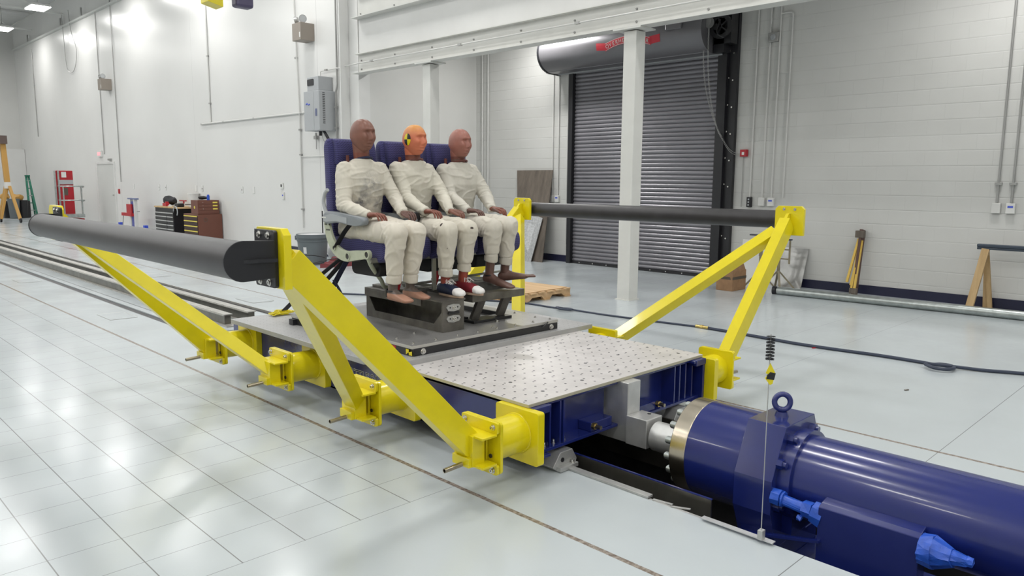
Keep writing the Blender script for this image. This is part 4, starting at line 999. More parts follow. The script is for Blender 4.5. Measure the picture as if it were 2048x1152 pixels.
A = dict(cx=3.255, head=(3.225, 4.83, 1.918), yaw=.10, seed=1.0, label='left seated crash test dummy with dark brown head and smudged cream clothes, bare feet',
    elR=(3.035, 4.80, 1.405), elL=(3.462, 4.76, 1.45), wrR=(3.045, 4.50, 1.347), wrL=(3.315, 4.47, 1.357), haR=(3.068, 4.415, 1.356), haL=(3.315, 4.385, 1.359),
    knR=(3.055, 4.19, 1.235), knL=(3.215, 4.185, 1.235), anR=(3.065, 4.26, .845), anL=(3.225, 4.28, .85), toeR=(3.075, 4.065, .782), toeL=(3.245, 4.09, .785), cuffR=.885, cuffL=.88,
    mats=[brn, brn, nek, hndr, brn2, grym, tan, redm, mau], cloth=cloth_mat('cream_knit_a', cream, [((3.435, 4.83, 1.715), .011, (.20, .06, .045), 1, 1)], [((3.25, 4.77, 1.56), .12, (.20, .20, .21), .85), ((3.17, 4.79, 1.44), .11, (.10, .10, .11), .95), ((3.32, 4.80, 1.42), .09, (.20, .19, .19), .85), ((3.22, 4.82, 1.28), .17, (.32, .28, .26), .75)]),
    cloth2=cloth_mat('cream_trousers_a', cream2, [((3.02, 4.55, 1.30), .006, DK, 1, 1), ((2.97, 4.42, 1.25), .006, DK, 1, 1)], [((3.05, 4.30, 1.29), .07, (.42, .40, .38), .5)]))
Bd = dict(cx=3.735, head=(3.705, 4.83, 1.903), yaw=.12, seed=5.0, crown=True, shoes=True, label='middle seated crash test dummy with orange face, quartered yellow and black mark and bowling shoes',
    elR=(3.575, 4.78, 1.455), elL=(3.925, 4.76, 1.47), wrR=(3.535, 4.49, 1.362), wrL=(3.775, 4.49, 1.360), haR=(3.56, 4.405, 1.366), haL=(3.80, 4.405, 1.359),
    knR=(3.49, 4.17, 1.235), knL=(3.685, 4.17, 1.24), anR=(3.535, 4.26, .855), anL=(3.70, 4.255, .86), toeR=(3.53, 4.06, .785), toeL=(3.72, 4.055, .785), cuffR=.90, cuffL=.925,
    mats=[orn, orn, nek, hndr, brn, redm, redm, redm, redm], cloth=cloth_mat('cream_knit_b', (.62, .59, .505), [((3.66, 4.75, 1.655), .016, (.25, .05, .035), .7, 1.6)], [((3.75, 4.77, 1.58), .05, (.45, .38, .33), .4), ((3.7, 4.78, 1.30), .1, (.5, .47, .38), .4)]),
    cloth2=cloth_mat('cream_trousers_b', (.63, .59, .505), [((3.435, 4.175, 1.275), .013, DK, 1, .7), ((3.66, 4.105, 1.255), .011, DK, .8, 1.2), ((3.46, 4.14, 1.10), .008, DK, 2, .5), ((3.70, 4.14, .99), .006, DK, 2, .6)], []))
Cd = dict(cx=4.205, head=(4.175, 4.83, 1.895), yaw=.05, seed=9.0, toes=True, ankz=.895, label='right seated crash test dummy with rose brown head and dark bare feet, nearest the column',
    elR=(4.03, 4.79, 1.465), elL=(4.405, 4.76, 1.46), wrR=(3.965, 4.49, 1.360), wrL=(4.225, 4.50, 1.370), haR=(4.0, 4.41, 1.359), haL=(4.255, 4.41, 1.366),
    knR=(3.945, 4.18, 1.24), knL=(4.11, 4.18, 1.25), anR=(3.99, 4.27, .885), anL=(4.155, 4.27, .885), toeR=(4.04, 4.045, .79), toeL=(4.28, 4.10, .85), cuffR=.975, cuffL=.94,
    mats=[pnk, pnk, nek, brn2, hndr, drk, drk, redm, drk], cloth=cloth_mat('cream_knit_c', (.58, .555, .49), [], [((4.2, 4.77, 1.58), .06, (.42, .38, .34), .4)]),
    cloth2=cloth_mat('cream_trousers_c', (.61, .575, .50), [((4.06, 4.11, 1.28), .007, DK, 1, 1)], []))
tA, bA = dummy(A); tB, bB = dummy(Bd); tC, bC = dummy(Cd)
shoe(tB, Bd['anR'], Bd['toeR'], M['shoeb'], 'navy and white bowling shoe'); shoe(tB, Bd['anL'], Bd['toeL'], M['shoer'], 'red and white bowling shoe')
# quartered marker on the middle head, wrapped over the temple
hc = Vector(Bd['head']); nrm = Vector((-1, -.22, .06)).normalized(); u = Vector((0, 1, 0)); u = (u - nrm * u.dot(nrm)).normalized(); v = nrm.cross(u)
if v.z < 0: v = -v
from mathutils.bvhtree import BVHTree
hb = head_bm(hc, 1.0, Bd['yaw']); bvh = BVHTree.FromBMesh(hb)
for col, quads in (('target_yellow', (0, 2)), ('target_black', (1, 3))):
    bm = B()
    for q in quads:
        vs = {}
        for i in range(7):
            for j in range(7):
                rr = .040 * i / 6; an = (q + j / 6) * PI / 2
                p = hc + Vector((0, .008, .0)) + u * rr * math.cos(an) * .85 + v * rr * math.sin(an) * 1.15 + nrm * .16
                hit = bvh.ray_cast(p, -nrm); vs[i, j] = bm.verts.new((hit[0] + nrm * .0022) if hit[0] else p - nrm * .1)
        for i in range(6):
            for j in range(6): bm.faces.new((vs[i, j], vs[i + 1, j], vs[i + 1, j + 1], vs[i, j + 1]))
    o = obj(col, bm, M['yellow'] if 'yellow' in col else M['black'], tB)
    so = o.modifiers.new('s', 'SOLIDIFY'); so.thickness = .0015; so.offset = 0
hb.free()
for (t_, c_) in ((tA, A), (tB, Bd), (tC, Cd)):
    h = Vector(c_['head']); bm = B(); torus(bm, (c_['cx'], 4.875, 1.745), (0, .25, 1), .064, .009, 28, 8); obj('neck_collar', bm, M['navybelt'] if c_ is A else nek, t_, smooth=True)
    bm = B(); box(bm, c_['cx'] - .105, c_['cx'] - .085, 4.93, 4.95, 1.72, 1.775); obj('shoulder_bracket', bm, nek, t_, bevel=.004)
bm = B(); torus(bm, (3.065, 4.26, .835), (0, 0, 1), .036, .005, 20, 6); box(bm, 3.03, 3.045, 4.285, 4.30, .79, .85); obj('ankle_joint', bm, M['black'], tA)
bm = B(); torus(bm, (3.99, 4.27, .865), (0, .1, 1), .035, .006, 20, 6); obj('ankle_joint', bm, M['black'], tC)
# ================================================================== LEFT WALL EQUIPMENT
def emergency(y, z, lb):
    t = thing('emergency_light', lb, 'emergency light', (8.15, y, z - .15), 'twin-head emergency lights')
    bm = B(); box(bm, 7.99, 8.298, y - .17, y + .17, z - .17, z + .17); obj('case', bm, M['emerg'], t, bevel=.006)
    for k, dy in enumerate((.13, -.12)):
        c = Vector((8.08, y + dy, z + .25)); d = Vector((-.6, .75 if k == 0 else -.75, -.25)).normalized()
        bm = B(); cyl(bm, c + Vector((0, 0, -.085)), c, .015, 8); cyl(bm, c - d * .03, c + d * .03, .055, 20, .078); h = obj('lamp_head', bm, M['gconduit'], t, smooth=True)
        bm = B(); cyl(bm, c + d * .0305, c + d * .034, .066, 20); obj('lens', bm, M['glass'], h, smooth=True)
    bm = B(); box(bm, 7.988, 7.9895, y - .15, y - .11, z - .12, z - .02); obj('sticker', bm, M['whitep'], t)
emergency(14.25, 4.52, 'larger nearer beige emergency light with two round lamp heads, above the grey wall heater')
emergency(26.6, 4.50, 'small distant beige emergency light with two lamp heads, above the far door')
# grey wall humidifier cabinet
t = thing('wall_heater', 'grey wall cabinet with louvred side and black display above the left dummy', 'cabinet', (8.1, 13.8, 2.54))
bm = B(); box(bm, 7.93, 8.297, 13.36, 13.93, 2.54, 3.31); obj('body', bm, M['heater'], t, bevel=.012)
bm = B(); box(bm, 7.925, 7.931, 13.56, 13.925, 2.545, 3.305); obj('door', bm, M['heater'], t, bevel=.003)
bm = B(); box(bm, 7.98, 8.297, 13.45, 13.88, 3.315, 3.59); obj('hood', bm, M['heater'], t, bevel=.012)
bm = B(); prism(bm, rrect(13.62, 13.86, 3.42, 3.545, .02), 'X', 7.972, 7.982); obj('display', bm, M['black'], t)
for k in range(18):
    bm = B(); z = 2.68 + k * .034; box(bm, 8.01, 8.06, 13.352, 13.362, z, z + .010); obj('louvre', bm, M['dark'], t)
bm = B(); prism(bm, rrect(13.45, 13.50, 2.83, 3.0, .006)[:0] or rrect(13.44, 13.50, 2.82, 2.96, .008), 'X', 7.923, 7.93); obj('keypad', bm, mat('keypad_blue', (.12, .14, .25), .4), t)
bm = B(); sweep(bm, smooth_path([(7.922, 13.84, 3.05), (7.922, 13.80, 3.075), (7.922, 13.77, 3.055), (7.922, 13.73, 3.045), (7.922, 13.70, 3.06)], 5), .010, 6); obj('wave_logo', bm, M['bluelab'], t)
bm = B(); cyl(bm, (8.1, 13.62, 2.54), (8.1, 13.62, 2.45), .03, 12); sweep(bm, smooth_path([(8.1, 13.50, 2.54), (8.1, 13.45, 2.50), (8.12, 13.40, 2.42), (8.14, 13.38, 2.36)], 4), .028, 10); obj('drain_pipe', bm, M['black'], t, smooth=True)
bm = B(); sweep(bm, smooth_path([(8.1, 13.55, 2.54), (8.1, 13.54, 2.40), (8.13, 13.47, 2.25), (8.2, 13.44, 1.9), (8.27, 13.43, 1.5)], 4), .008, 6); obj('cable', bm, M['gconduit'], t, smooth=True)
bm = B(); cyl(bm, (8.25, 14.05, 2.53), (8.25, 14.05, 2.42), .02, 10); cyl(bm, (8.25, 14.05, 2.44), (8.25, 14.05, 2.20), .008, 8); box(bm, 8.22, 8.28, 14.0, 14.1, 2.40, 2.47); tag(obj('drain_valve', bm, M['gconduit']), 'small grey valve with handle hanging below the grey wall cabinet', 'valve')
def conduit(lb, pts, m='conduit', r=.014, clips=(), group=None, x=None):
    bm = B(); P = [Vector(p) for p in pts]; Q = [P[0]]
    for i in range(1, len(P) - 1):
        d0 = (P[i - 1] - P[i]).normalized(); d1 = (P[i + 1] - P[i]).normalized(); k = min(.08, (P[i - 1] - P[i]).length * .3, (P[i + 1] - P[i]).length * .3)
        for s in range(5):
            q = s / 4; Q.append((P[i] + d0 * k * (1 - q) ** 2 + d1 * k * q ** 2))
    Q.append(P[-1]); sweep(bm, Q, r, 8)
    o = tag(obj('conduit', bm, M[m], smooth=True), lb, 'conduit', group)
    for c in clips:
        bm = B(); c = Vector(c); box(bm, c.x - .02, c.x + .022, c.y - .04, c.y + .04, c.z - .016, c.z + .016); obj('strap', bm, M['gconduit'], o)
    return o
conduit('white conduit dropping down the left wall to the long horizontal run', [(8.275, 19.15, 7.5), (8.275, 19.15, 2.99)], clips=[(8.275, 19.15, 4.6), (8.275, 19.15, 3.45)], r=.02)
conduit('white horizontal conduit low on the left wall reaching the grey wall cabinet', [(8.275, 19.75, 2.965), (8.275, 13.93, 2.965)], r=.022, clips=[(8.275, 19.7, 2.965), (8.275, 18.4, 2.965), (8.275, 16.8, 2.965), (8.275, 14.65, 2.965)])
conduit('white conduit running full height just left of the grey wall cabinet', [(8.27, 14.9, 7.5), (8.27, 14.72, 2.9), (8.27, 14.72, .55)], r=.016, clips=[(8.27, 14.8, 4.1), (8.27, 14.72, 2.62), (8.27, 14.72, 2.1), (8.27, 14.72, .95)])
conduit('white conduit elbow leading right at seat height behind the left dummy', [(8.27, 14.72, 2.06), (8.27, 13.3, 2.06)], r=.010)
conduit('pale conduit from the grey wall cabinet up and along the girder', [(8.24, 13.80, 3.58), (8.24, 13.80, 3.73), (8.24, 13.1, 3.73), (8.17, 12.5, 3.73), (8.17, -7.5, 3.73)], r=.012, clips=[(8.22, 13.55, 3.73)] + [(8.17, 11.9 - 2.45 * k, 3.73) for k in range(6)])
conduit('grey vertical conduit right of the grey wall cabinet', [(8.26, 13.22, 7.5), (8.26, 13.22, 3.40), (8.26, 13.28, 3.28), (8.26, 13.28, 1.2)], 'gconduit', .018, clips=[(8.26, 13.28, 3.0), (8.26, 13.28, 2.6)])
conduit('grey vertical cable pipe right of the distant emergency light', [(8.28, 26.1, 7.4), (8.28, 26.1, 1.45)], 'gconduit', .013)
conduit('grey vertical cable pipe left of the distant emergency light', [(8.28, 27.55, 6.9), (8.28, 27.55, 2.35)], 'gconduit', .013)
conduit('faint grey pipe near the far corner of the left wall', [(8.28, 35.6, 6.6), (8.28, 35.6, 3.2)], 'gconduit', .016, clips=[(8.28, 35.6, 5.2)])
bm = B(); sweep(bm, smooth_path([(8.2, 30.1, 7.3), (8.22, 30.0, 6.6), (8.24, 29.6, 5.9), (8.26, 30.0, 5.35), (8.26, 30.5, 5.25), (8.25, 30.9, 5.5), (8.22, 30.9, 6.4), (8.2, 30.9, 7.3)], 6), .010, 6); tag(obj('hanging_cable', bm, M['gconduit'], smooth=True), 'thin cable loop hanging down the left wall near the high bay lights', 'cable')
for k, y in enumerate((24.2, 28.6, 31.0, 35.6)):
    bm = B(); box(bm, 8.16, 8.2, y - .04, y + .04, 6.9, 7.15); tag(obj('ledge_hook', bm, M['gconduit']), 'small grey hook standing on the upper wall ledge', 'hook', 'hooks on the upper ledge')
def plate_on_left(name, y, z, w, h, m, lb, cat, d=.03, extra=None):
    bm = B(); box(bm, 8.298 - d, 8.298, y - w / 2, y + w / 2, z - h / 2, z + h / 2); o = tag(obj(name, bm, M[m], bevel=.003), lb, cat)
    if extra:
        bm = B(); ey, ez, ew, eh, em = extra; box(bm, 8.296 - d, 8.298 - d, y + ey - ew / 2, y + ey + ew / 2, z + ez - eh / 2, z + ez + eh / 2); obj('face_mark', bm, M[em], o)
    return o
plate_on_left('thermostat', 15.62, 1.44, .12, .12, 'whitep', 'small white thermostat with dark display beside the left dummy seat', 'thermostat', extra=(.0, 0, .06, .06, 'dark'))
plate_on_left('wall_outlet', 15.57, 1.22, .08, .15, 'whitep', 'white outlet plate with blue mark directly below the thermostat', 'outlet', extra=(0, .01, .05, .03, 'bluelab'))
plate_on_left('light_switch', 26.35, 1.15, .10, .15, 'redpaint', 'dark red switch plate on the wall right of the far door', 'switch')
for k, y in enumerate((25.0, 22.9, 22.4, 20.3, 19.9, 17.6, 17.0)):
    plate_on_left('cover_plate', y, 1.32, .10, .16, 'whitep', 'white cover plate in the row on the left wall above the cabinets', 'cover plate', .01, (0, .0, .03, .03, 'dark') if k % 3 else None)['group'] = 'cover plates on the left wall'
t = thing('exit_sign', 'small glowing red exit sign above the far door', 'sign', (8.2, 27.95, 2.3))
bm = B(); box(bm, 8.24, 8.297, 27.75, 28.15, 2.27, 2.47); obj('box', bm, M['whitep'], t)
bm = text_bm('EXIT', .15, (8.237, 28.12, 2.315), (0, -1, 0), (0, 0, 1), depth=.001); obj('lettering', bm, M['exit'], t)
plate_on_left('door_closer', 27.0, 2.17, .25, .06, 'gconduit', 'small grey closer above the far door, right of the exit sign', 'door closer', .06)
# ------------------------------------------------ cabinets along the left wall
t = thing('tool_chest', 'black tool chest with silver drawer edges and wooden top', 'chest', (8.0, 20.9, 0))
bm = B(); box(bm, 7.70, 8.28, 20.35, 21.65, 0, .80); obj('body', bm, M['black'], t, bevel=.004)
bm = B(); box(bm, 7.68, 8.29, 20.0, 21.68, .80, .835); obj('worktop', bm, M['horse'], t, bevel=.004)
zs = [.02, .14, .26, .37, .48, .59, .69]
for k in range(6):
    for (ya, yb) in (((20.37, 20.80), (20.82, 21.63)) if k < 5 else ((20.37, 21.63),)):
        bm = B(); box(bm, 7.685, 7.70, ya, yb, zs[k] + .005, zs[k + 1] - .005); o = obj('drawer', bm, M['blackp'], t)
        bm = B(); box(bm, 7.672, 7.69, ya + .01, yb - .01, zs[k + 1] - .035, zs[k + 1] - .008); obj('drawer_pull', bm, M['alu'], o)
t = thing('parts_cabinet', 'dark brown parts cabinet with yellow label strips standing on the floor', 'cabinet', (8.0, 19.3, 0))
bm = B(); box(bm, 7.68, 8.28, 18.76, 19.66, 0, .70); obj('body', bm, M['brown'], t, bevel=.004)
for k in range(5):
    bm = B(); z = .05 + k * .125; box(bm, 7.668, 7.68, 18.79, 19.63, z, z + .115); o = obj('drawer', bm, mat('drawer_dark_brown', (.035, .012, .01), .5) if k == 0 else bpy.data.materials['drawer_dark_brown'], t)
    bm = B(); box(bm, 7.660, 7.669, 18.80, 19.62, z + .085, z + .11); obj('label_strip', bm, M['ylabel'], o)
bm = B(); torus(bm, (7.86, 18.758, .56), (0, 1, 0), .045, .006, 16, 6); obj('ring_mark', bm, M['tapeb'], t)
t = thing('drawer_box', 'smaller brown three-drawer box with yellow labels on top of the brown cabinet', 'drawer box', (8.0, 19.0, .70))
bm = B(); box(bm, 7.70, 8.24, 18.80, 19.22, .705, 1.05); obj('body', bm, M['brown'], t, bevel=.004)
for k in range(3):
    bm = B(); z = .80 + k * .078; box(bm, 7.72, 8.22, 18.788, 18.80, z, z + .07); o = obj('drawer', bm, M['brown'], t, bevel=.003)
    bm = B(); box(bm, 8.07, 8.19, 18.783, 18.789, z + .018, z + .052); obj('label', bm, M['ylabel'], o)
    bm = B(); cyl(bm, (7.82, 18.79, z + .035), (7.82, 18.775, z + .035), .008, 8); obj('knob', bm, M['steel'], o)
bm = B(); cyl(bm, (7.70, 19.0, .87), (7.695, 19.0, .87), .035, 20); o = obj('round_sticker', bm, M['ylabel'], t)
# things on the chest and the box
bm = B(); ball(bm, (8.0, 21.35, .975), (.16, .28, .10)); 
for v in bm.verts: v.co += noise.noise_vector(v.co * 7) * .05
tag(obj('black_bag', bm, M['belt'], smooth=True), 'crumpled black bag at the left end of the wooden top', 'bag')
bm = B(); box(bm, 7.75, 7.85, 21.0, 21.25, .836, .92); box(bm, 7.76, 7.84, 21.03, 21.1, .92, .96); tag(obj('red_tool', bm, M['redpaint'], bevel=.01), 'red tool lying in front of the crumpled black bag', 'tool')
bm = B(); box(bm, 7.76, 7.80, 20.7, 20.9, .837, .86); ball(bm, (7.8, 20.85, .87), (.03, .05, .02)); tag(obj('white_rag', bm, M['whitep']), 'small white rag on the wooden top right of the red tool', 'rag')
t = thing('bench_vise', 'dark bench tool with red clamp arms on the right part of the wooden top', 'vise', (7.95, 20.3, .836))
bm = B(); box(bm, 7.78, 7.96, 20.28, 20.5, .836, .93); obj('base', bm, M['blackp'], t, bevel=.02)
bm = B(); beam(bm, (7.95, 20.55, 1.0), (7.95, 20.15, 1.0), .04, .03); beam(bm, (7.95, 20.3, .93), (7.95, 20.3, 1.0), .03, .03); obj('clamp_arm', bm, M['redpaint'], t)
bm = B(); cyl(bm, (7.95, 20.2, .90), (7.95, 19.75, .92), .012, 8); obj('handle', bm, M['black'], t)
bm = B(); torus(bm, (7.655, 20.12, .73), (1, 0, 0), .13, .014, 24, 8, PI * .0, PI * 1.25); tag(obj('hose_loop', bm, M['heater'], smooth=True), 'grey hose loop hanging at the right end of the wooden top', 'hose')
t = thing('white_bucket', 'white plastic bucket standing on the wooden top behind the brown box', 'bucket', (8.14, 20.13, .836))
bm = B(); cyl(bm, (8.14, 20.13, .836), (8.14, 20.13, 1.17), .12, 24, .14); obj('body', bm, M['whitep'], t, smooth=True)
bm = B(); cyl(bm, (8.14, 20.13, 1.17), (8.14, 20.13, 1.195), .15, 24); obj('lid', bm, M['whitep'], t, smooth=True)
bm = B(); ball(bm, (7.95, 19.06, 1.105), (.11, .13, .04)); 
for v in bm.verts: v.co += noise.noise_vector(v.co * 12) * .02
tag(obj('dark_hat', bm, M['belt'], smooth=True), 'dark hat lying on top of the small brown drawer box', 'hat')
t = thing('blue_bottle', 'blue spray can standing on the brown drawer box', 'can', (8.0, 18.86, 1.05))
bm = B(); cyl(bm, (8.0, 18.87, 1.05), (8.0, 18.87, 1.16), .035, 16); obj('can', bm, M['tape'], t, smooth=True)
bm = B(); cyl(bm, (8.0, 18.87, 1.16), (8.0, 18.87, 1.185), .026, 12); obj('cap', bm, M['bluelab'], t, smooth=True)
# white and blue press stand with red parts
t = thing('shop_press', 'white and blue machine stand with red bracket left of the black tool chest', 'stand', (7.8, 23.9, 0))
bm = B()
for y in (23.4, 23.75): box(bm, 7.75, 7.83, y, y + .10, .10, .96)
obj('column', bm, M['white'], t); 
bm = B(); box(bm, 7.74, 7.84, 23.30, 23.95, .96, 1.0); obj('top_beam', bm, mat('press_slate', (.15, .18, .32), .4), t)
bm = B(); box(bm, 7.76, 7.82, 23.52, 23.72, .15, .9); obj('ram', bm, mat('press_blue', (.06, .08, .32), .4), t)
bm = B(); box(bm, 7.70, 7.74, 23.55, 23.95, .56, .82); box(bm, 7.68, 7.76, 23.5, 24.35, .47, .56); obj('red_bracket', bm, M['redpaint'], t)
bm = B(); beam(bm, (7.8, 24.9, .08), (7.8, 22.7, .08), .10, .07); beam(bm, (7.35, 23.7, .06), (8.2, 23.7, .06), .10, .07); obj('base', bm, M['white'], t)
for y in (24.85, 22.75):
    bm = B(); box(bm, 7.75, 7.85, y - .06, y + .06, .12, .24); obj('caster_block', bm, M['bluelab'], t)
bm = B(); cyl(bm, (7.72, 24.3, .47), (7.72, 24.45, .08), .012, 6); cyl(bm, (7.8, 23.35, .62), (7.8, 23.2, .62), .015, 8); obj('hose', bm, M['gconduit'], t)
# red personnel lift
t = thing('personnel_lift', 'tall red personnel lift with grey guard rail standing near the far door', 'lift', (7.2, 28, 0)); Yl = 28.0
bm = B(); box(bm, 6.92, 7.42, Yl, Yl + .25, .30, 1.80); obj('mast', bm, M['redpaint'], t, bevel=.02)
for k, x in enumerate((6.86, 6.96)):
    bm = B(); box(bm, x, x + .05, Yl - .04, Yl, .35, 1.8); obj('mast_channel', bm, M['galv'], t)
bm = B(); box(bm, 6.80, 7.55, Yl - .5, Yl + .3, .02, .26); obj('chassis', bm, M['redpaint'], t, bevel=.02)
bm = B(); box(bm, 6.85, 7.55, Yl - .55, Yl, .30, .40); obj('platform', bm, M['galv'], t)
bm = B()
for z in (1.30, .85): sweep(bm, smooth_path([(6.95, Yl - .05, z), (6.98, Yl - .5, z), (7.5, Yl - .52, z), (7.62, Yl - .3, z - .02), (7.62, Yl, z - .05)], 5), .022, 6)
for x, y in ((6.98, Yl - .5), (7.5, Yl - .52), (7.62, Yl - .05)): cyl(bm, (x, y, .4), (x, y, 1.3), .02, 6)
obj('guard_rail', bm, M['galv'], t, smooth=True)
bm = B(); box(bm, 7.08, 7.22, Yl - .012, Yl, 1.58, 1.76); obj('notice', bm, M['whitep'], t)
bm = B(); box(bm, 6.98, 7.40, Yl - .06, Yl, 1.36, 1.50); obj('control_tray', bm, M['heater'], t)
bm = B(); box(bm, 7.12, 7.24, Yl - .012, Yl, 1.0, 1.24); obj('decal', bm, M['tapeb'], t)
# stepladder folded against the far left wall
t = thing('step_ladder', 'green fibreglass step ladder folded up near the far corner', 'ladder', (7.75, 35.2, 0))
bm = B()
for x in (7.64, 7.90): beam(bm, (x, 35.0, 0), (x + (.08 if x < 7.7 else -.10), 35.5, 1.63), .07, .05)
for x in (7.67, 7.87): beam(bm, (x, 35.25, 0), (x + (.05 if x < 7.7 else -.05), 35.5, 1.55), .05, .04)
obj('rails', bm, M['green'], t)
for k in range(5):
    z = .25 + k * .29; f = z / 1.63; bm = B(); box(bm, 7.65 + .06 * f, 7.90 - .08 * f, 34.98 + .5 * f, 35.06 + .5 * f, z, z + .03); obj('step', bm, M['green'] if k % 2 else M['galv'], t)
bm = B(); box(bm, 7.68, 7.84, 35.4, 35.56, 1.60, 1.66); obj('top_cap', bm, M['green'], t)
# ochre gantry leg at the left edge
t = thing('gantry_crane', 'tall ochre gantry crane leg on black casters at the far left edge', 'crane', (6.3, 31.5, 0))
bm = B(); beam(bm, (6.27, 31.5, 1.2), (6.22, 31.5, 2.75), .16, .16); beam(bm, (6.0, 31.5, .12), (6.24, 31.5, 1.25), .07, .10); beam(bm, (6.44, 30.9, .12), (6.30, 31.4, 1.25), .09, .10); beam(bm, (6.10, 32.2, .12), (6.25, 31.6, 1.25), .12, .10); obj('leg', bm, M['gantry'], t)
bm = B(); box(bm, 6.18, 6.36, 31.4, 31.6, 1.18, 1.4); obj('label_band', bm, M['whitep'], t)
bm = B(); box(bm, 5.2, 6.33, 31.3, 31.7, 2.72, 3.0); obj('top_beam', bm, mat('gantry_beam_brown', (.10, .07, .06), .5), t)
for x, y in ((6.02, 31.7), (6.45, 30.9), (6.08, 32.25)):
    bm = B(); cyl(bm, (x - .03, y, .085), (x + .03, y, .085), .085, 18); obj('caster', bm, M['black'], t, smooth=True)
for k, (x, y, w, h, m_, lb) in enumerate(((6.95, 34.2, .36, .72, 'bin', 'dark grey wheeled bin between the ochre gantry and the green ladder'), (7.32, 34.4, .26, .66, 'blackp', 'black drum beside the dark grey bin near the green ladder'))):
    t = thing('waste_bin', lb, 'bin', (x, y, 0)); bm = B(); loft(bm, [((x, y, z), (1, 0, 0), (0, 1, 0), w * r_ / 2, w * r_ / 2, .5) for z, r_ in ((.02, .8), (.6 * h, .95), (h, 1.05))], 20); obj('body', bm, M[m_], t, smooth=True)
    bm = B(); loft(bm, [((x, y, z), (1, 0, 0), (0, 1, 0), w * .55, w * .55, .5) for z in (h, h + .03)], 20); obj('rim', bm, M[m_], t)
for k, (x, z, s, lb) in enumerate(((6.78, .83, .14, 'left yellow brown leather bundle behind the dark bin'), (7.22, .80, .17, 'right yellow brown leather bundle lying over the dark bins'))):
    bm = B(); ball(bm, (x, 34.75, z), (s * 1.2, s, s * .8)); 
    for v in bm.verts: v.co += noise.noise_vector(v.co * 9 + Vector((k, 0, 0))) * .05
    tag(obj('tool_bundle', bm, M['gantry'], smooth=True), lb, 'bundle')
bm = B(); box(bm, 6.7, 7.6, 34.6, 34.95, .0, .66); tag(obj('dark_crate', bm, M['blackp'], bevel=.03), 'low dark crate behind the bins in the far corner', 'crate')
bm = B(); box(bm, 7.95, 8.25, 33.0, 33.6, 0, .12); tag(obj('black_case', bm, M['black'], bevel=.02), 'small flat black case on the floor right of the green ladder', 'case')
# grey round bin, bag and red tarp behind the seats
t = thing('trash_can', 'large grey round trash can with rim lid behind the left yellow arm', 'trash can', (7.35, 12.75, 0))
bm = B(); cyl(bm, (7.35, 12.75, 0), (7.35, 12.75, .52), .245, 40, .285); obj('body', bm, M['bin'], t, smooth=True)
bm = B(); ring(bm, (7.35, 12.75, .50), (7.35, 12.75, .57), .30, .27, 40); ring(bm, (7.35, 12.75, .44), (7.35, 12.75, .455), .29, .27, 40); obj('rim', bm, M['bin'], t, smooth=True)
bm = B(); cyl(bm, (7.35, 12.75, .555), (7.35, 12.75, .565), .275, 40); obj('contents', bm, M['bag'], t)
for s in (-1, 1):
    bm = B(); c = Vector((7.35, 12.75, .51)) + Vector((.707, -.707, 0)) * s * .30; beam(bm, c + Vector((0, 0, -.05)), c + Vector((.0, 0, .03)), .05, .09, (1, 1, 0)); obj('handle', bm, M['bin'], t, bevel=.01)
bm = B(); g_ = [[bm.verts.new((7.35 + (.249 + .077 * z) * math.cos(a_), 12.75 + (.249 + .077 * z) * math.sin(a_), z)) for z in (.22, .34)] for a_ in [PI * 1.12 + .06 * k for k in range(5)]]
for k in range(4): bm.faces.new((g_[k][0], g_[k + 1][0], g_[k + 1][1], g_[k][1]))
obj('sticker', bm, M['bag'], t)
bm = B(); pts = [(7.1, 12.08), (7.45, 12.0), (7.9, 12.0), (8.0, 12.5), (7.92, 12.68), (7.76, 12.68)]
prism(bm, pts, 'Z', .0, .02); 
bmesh.ops.subdivide_edges(bm, edges=bm.edges[:], cuts=2, use_grid_fill=True); bmesh.ops.triangulate(bm, faces=bm.faces[:]); bmesh.ops.subdivide_edges(bm, edges=bm.edges[:], cuts=2)
for v in bm.verts:
    if v.co.z > .01: v.co.z += .04 + .12 * max(0, min(1, (v.co.x - 7.3))) + noise.noise(v.co * 5) * .05
tag(obj('red_mat', bm, mat('dusty_red', (.19, .035, .04), .7, var=.2)), 'crumpled dark red mat lying on the floor beside the grey trash can', 'mat')
bm = B(); ball(bm, (8.03, 13.02, .21), (.20, .24, .19)); 
for v in bm.verts: v.co += noise.noise_vector(v.co * 8) * .05
tag(obj('plastic_bag', bm, M['bag'], smooth=True), 'pale plastic bag resting behind the dark red mat', 'bag')
bm = B(); cyl(bm, (7.72, 13.0, .0), (7.78, 13.1, .98), .012, 8); tag(obj('thin_rod', bm, M['black']), 'thin black rod standing upright right of the grey trash can', 'rod')
bm = B(); cyl(bm, (8.28, 17.0, .0), (8.28, 17.0, .42), .012, 8); tag(obj('thin_rod', bm, M['black']), 'short black rod against the left wall right of the brown cabinet', 'rod')
# crane hook block at the very top of the view
t = thing('crane_hoist', 'yellow hoist block cut off by the top edge of the view', 'hoist', (3.95, 8.9, 3.56))
bm = B(); prism(bm, [(3.86, 3.60), (4.04, 3.56), (4.04, 4.0), (3.86, 4.0)], 'Y', 8.85, 9.05); obj('block', bm, M['yellow'], t, bevel=.004)
bm = B(); box(bm, 4.20, 4.42, 8.85, 9.0, 3.60, 4.0); obj('motor', bm, mat('hoist_purple', (.07, .06, .12), .4), t, bevel=.03)
bm = B(); box(bm, 3.9, 4.4, 8.92, 9.0, 3.95, 7.88); obj('mast', bm, M['upper'], t)
# ================================================================== BAY: ROLLER DOOR
d = B(); 
rd = B()
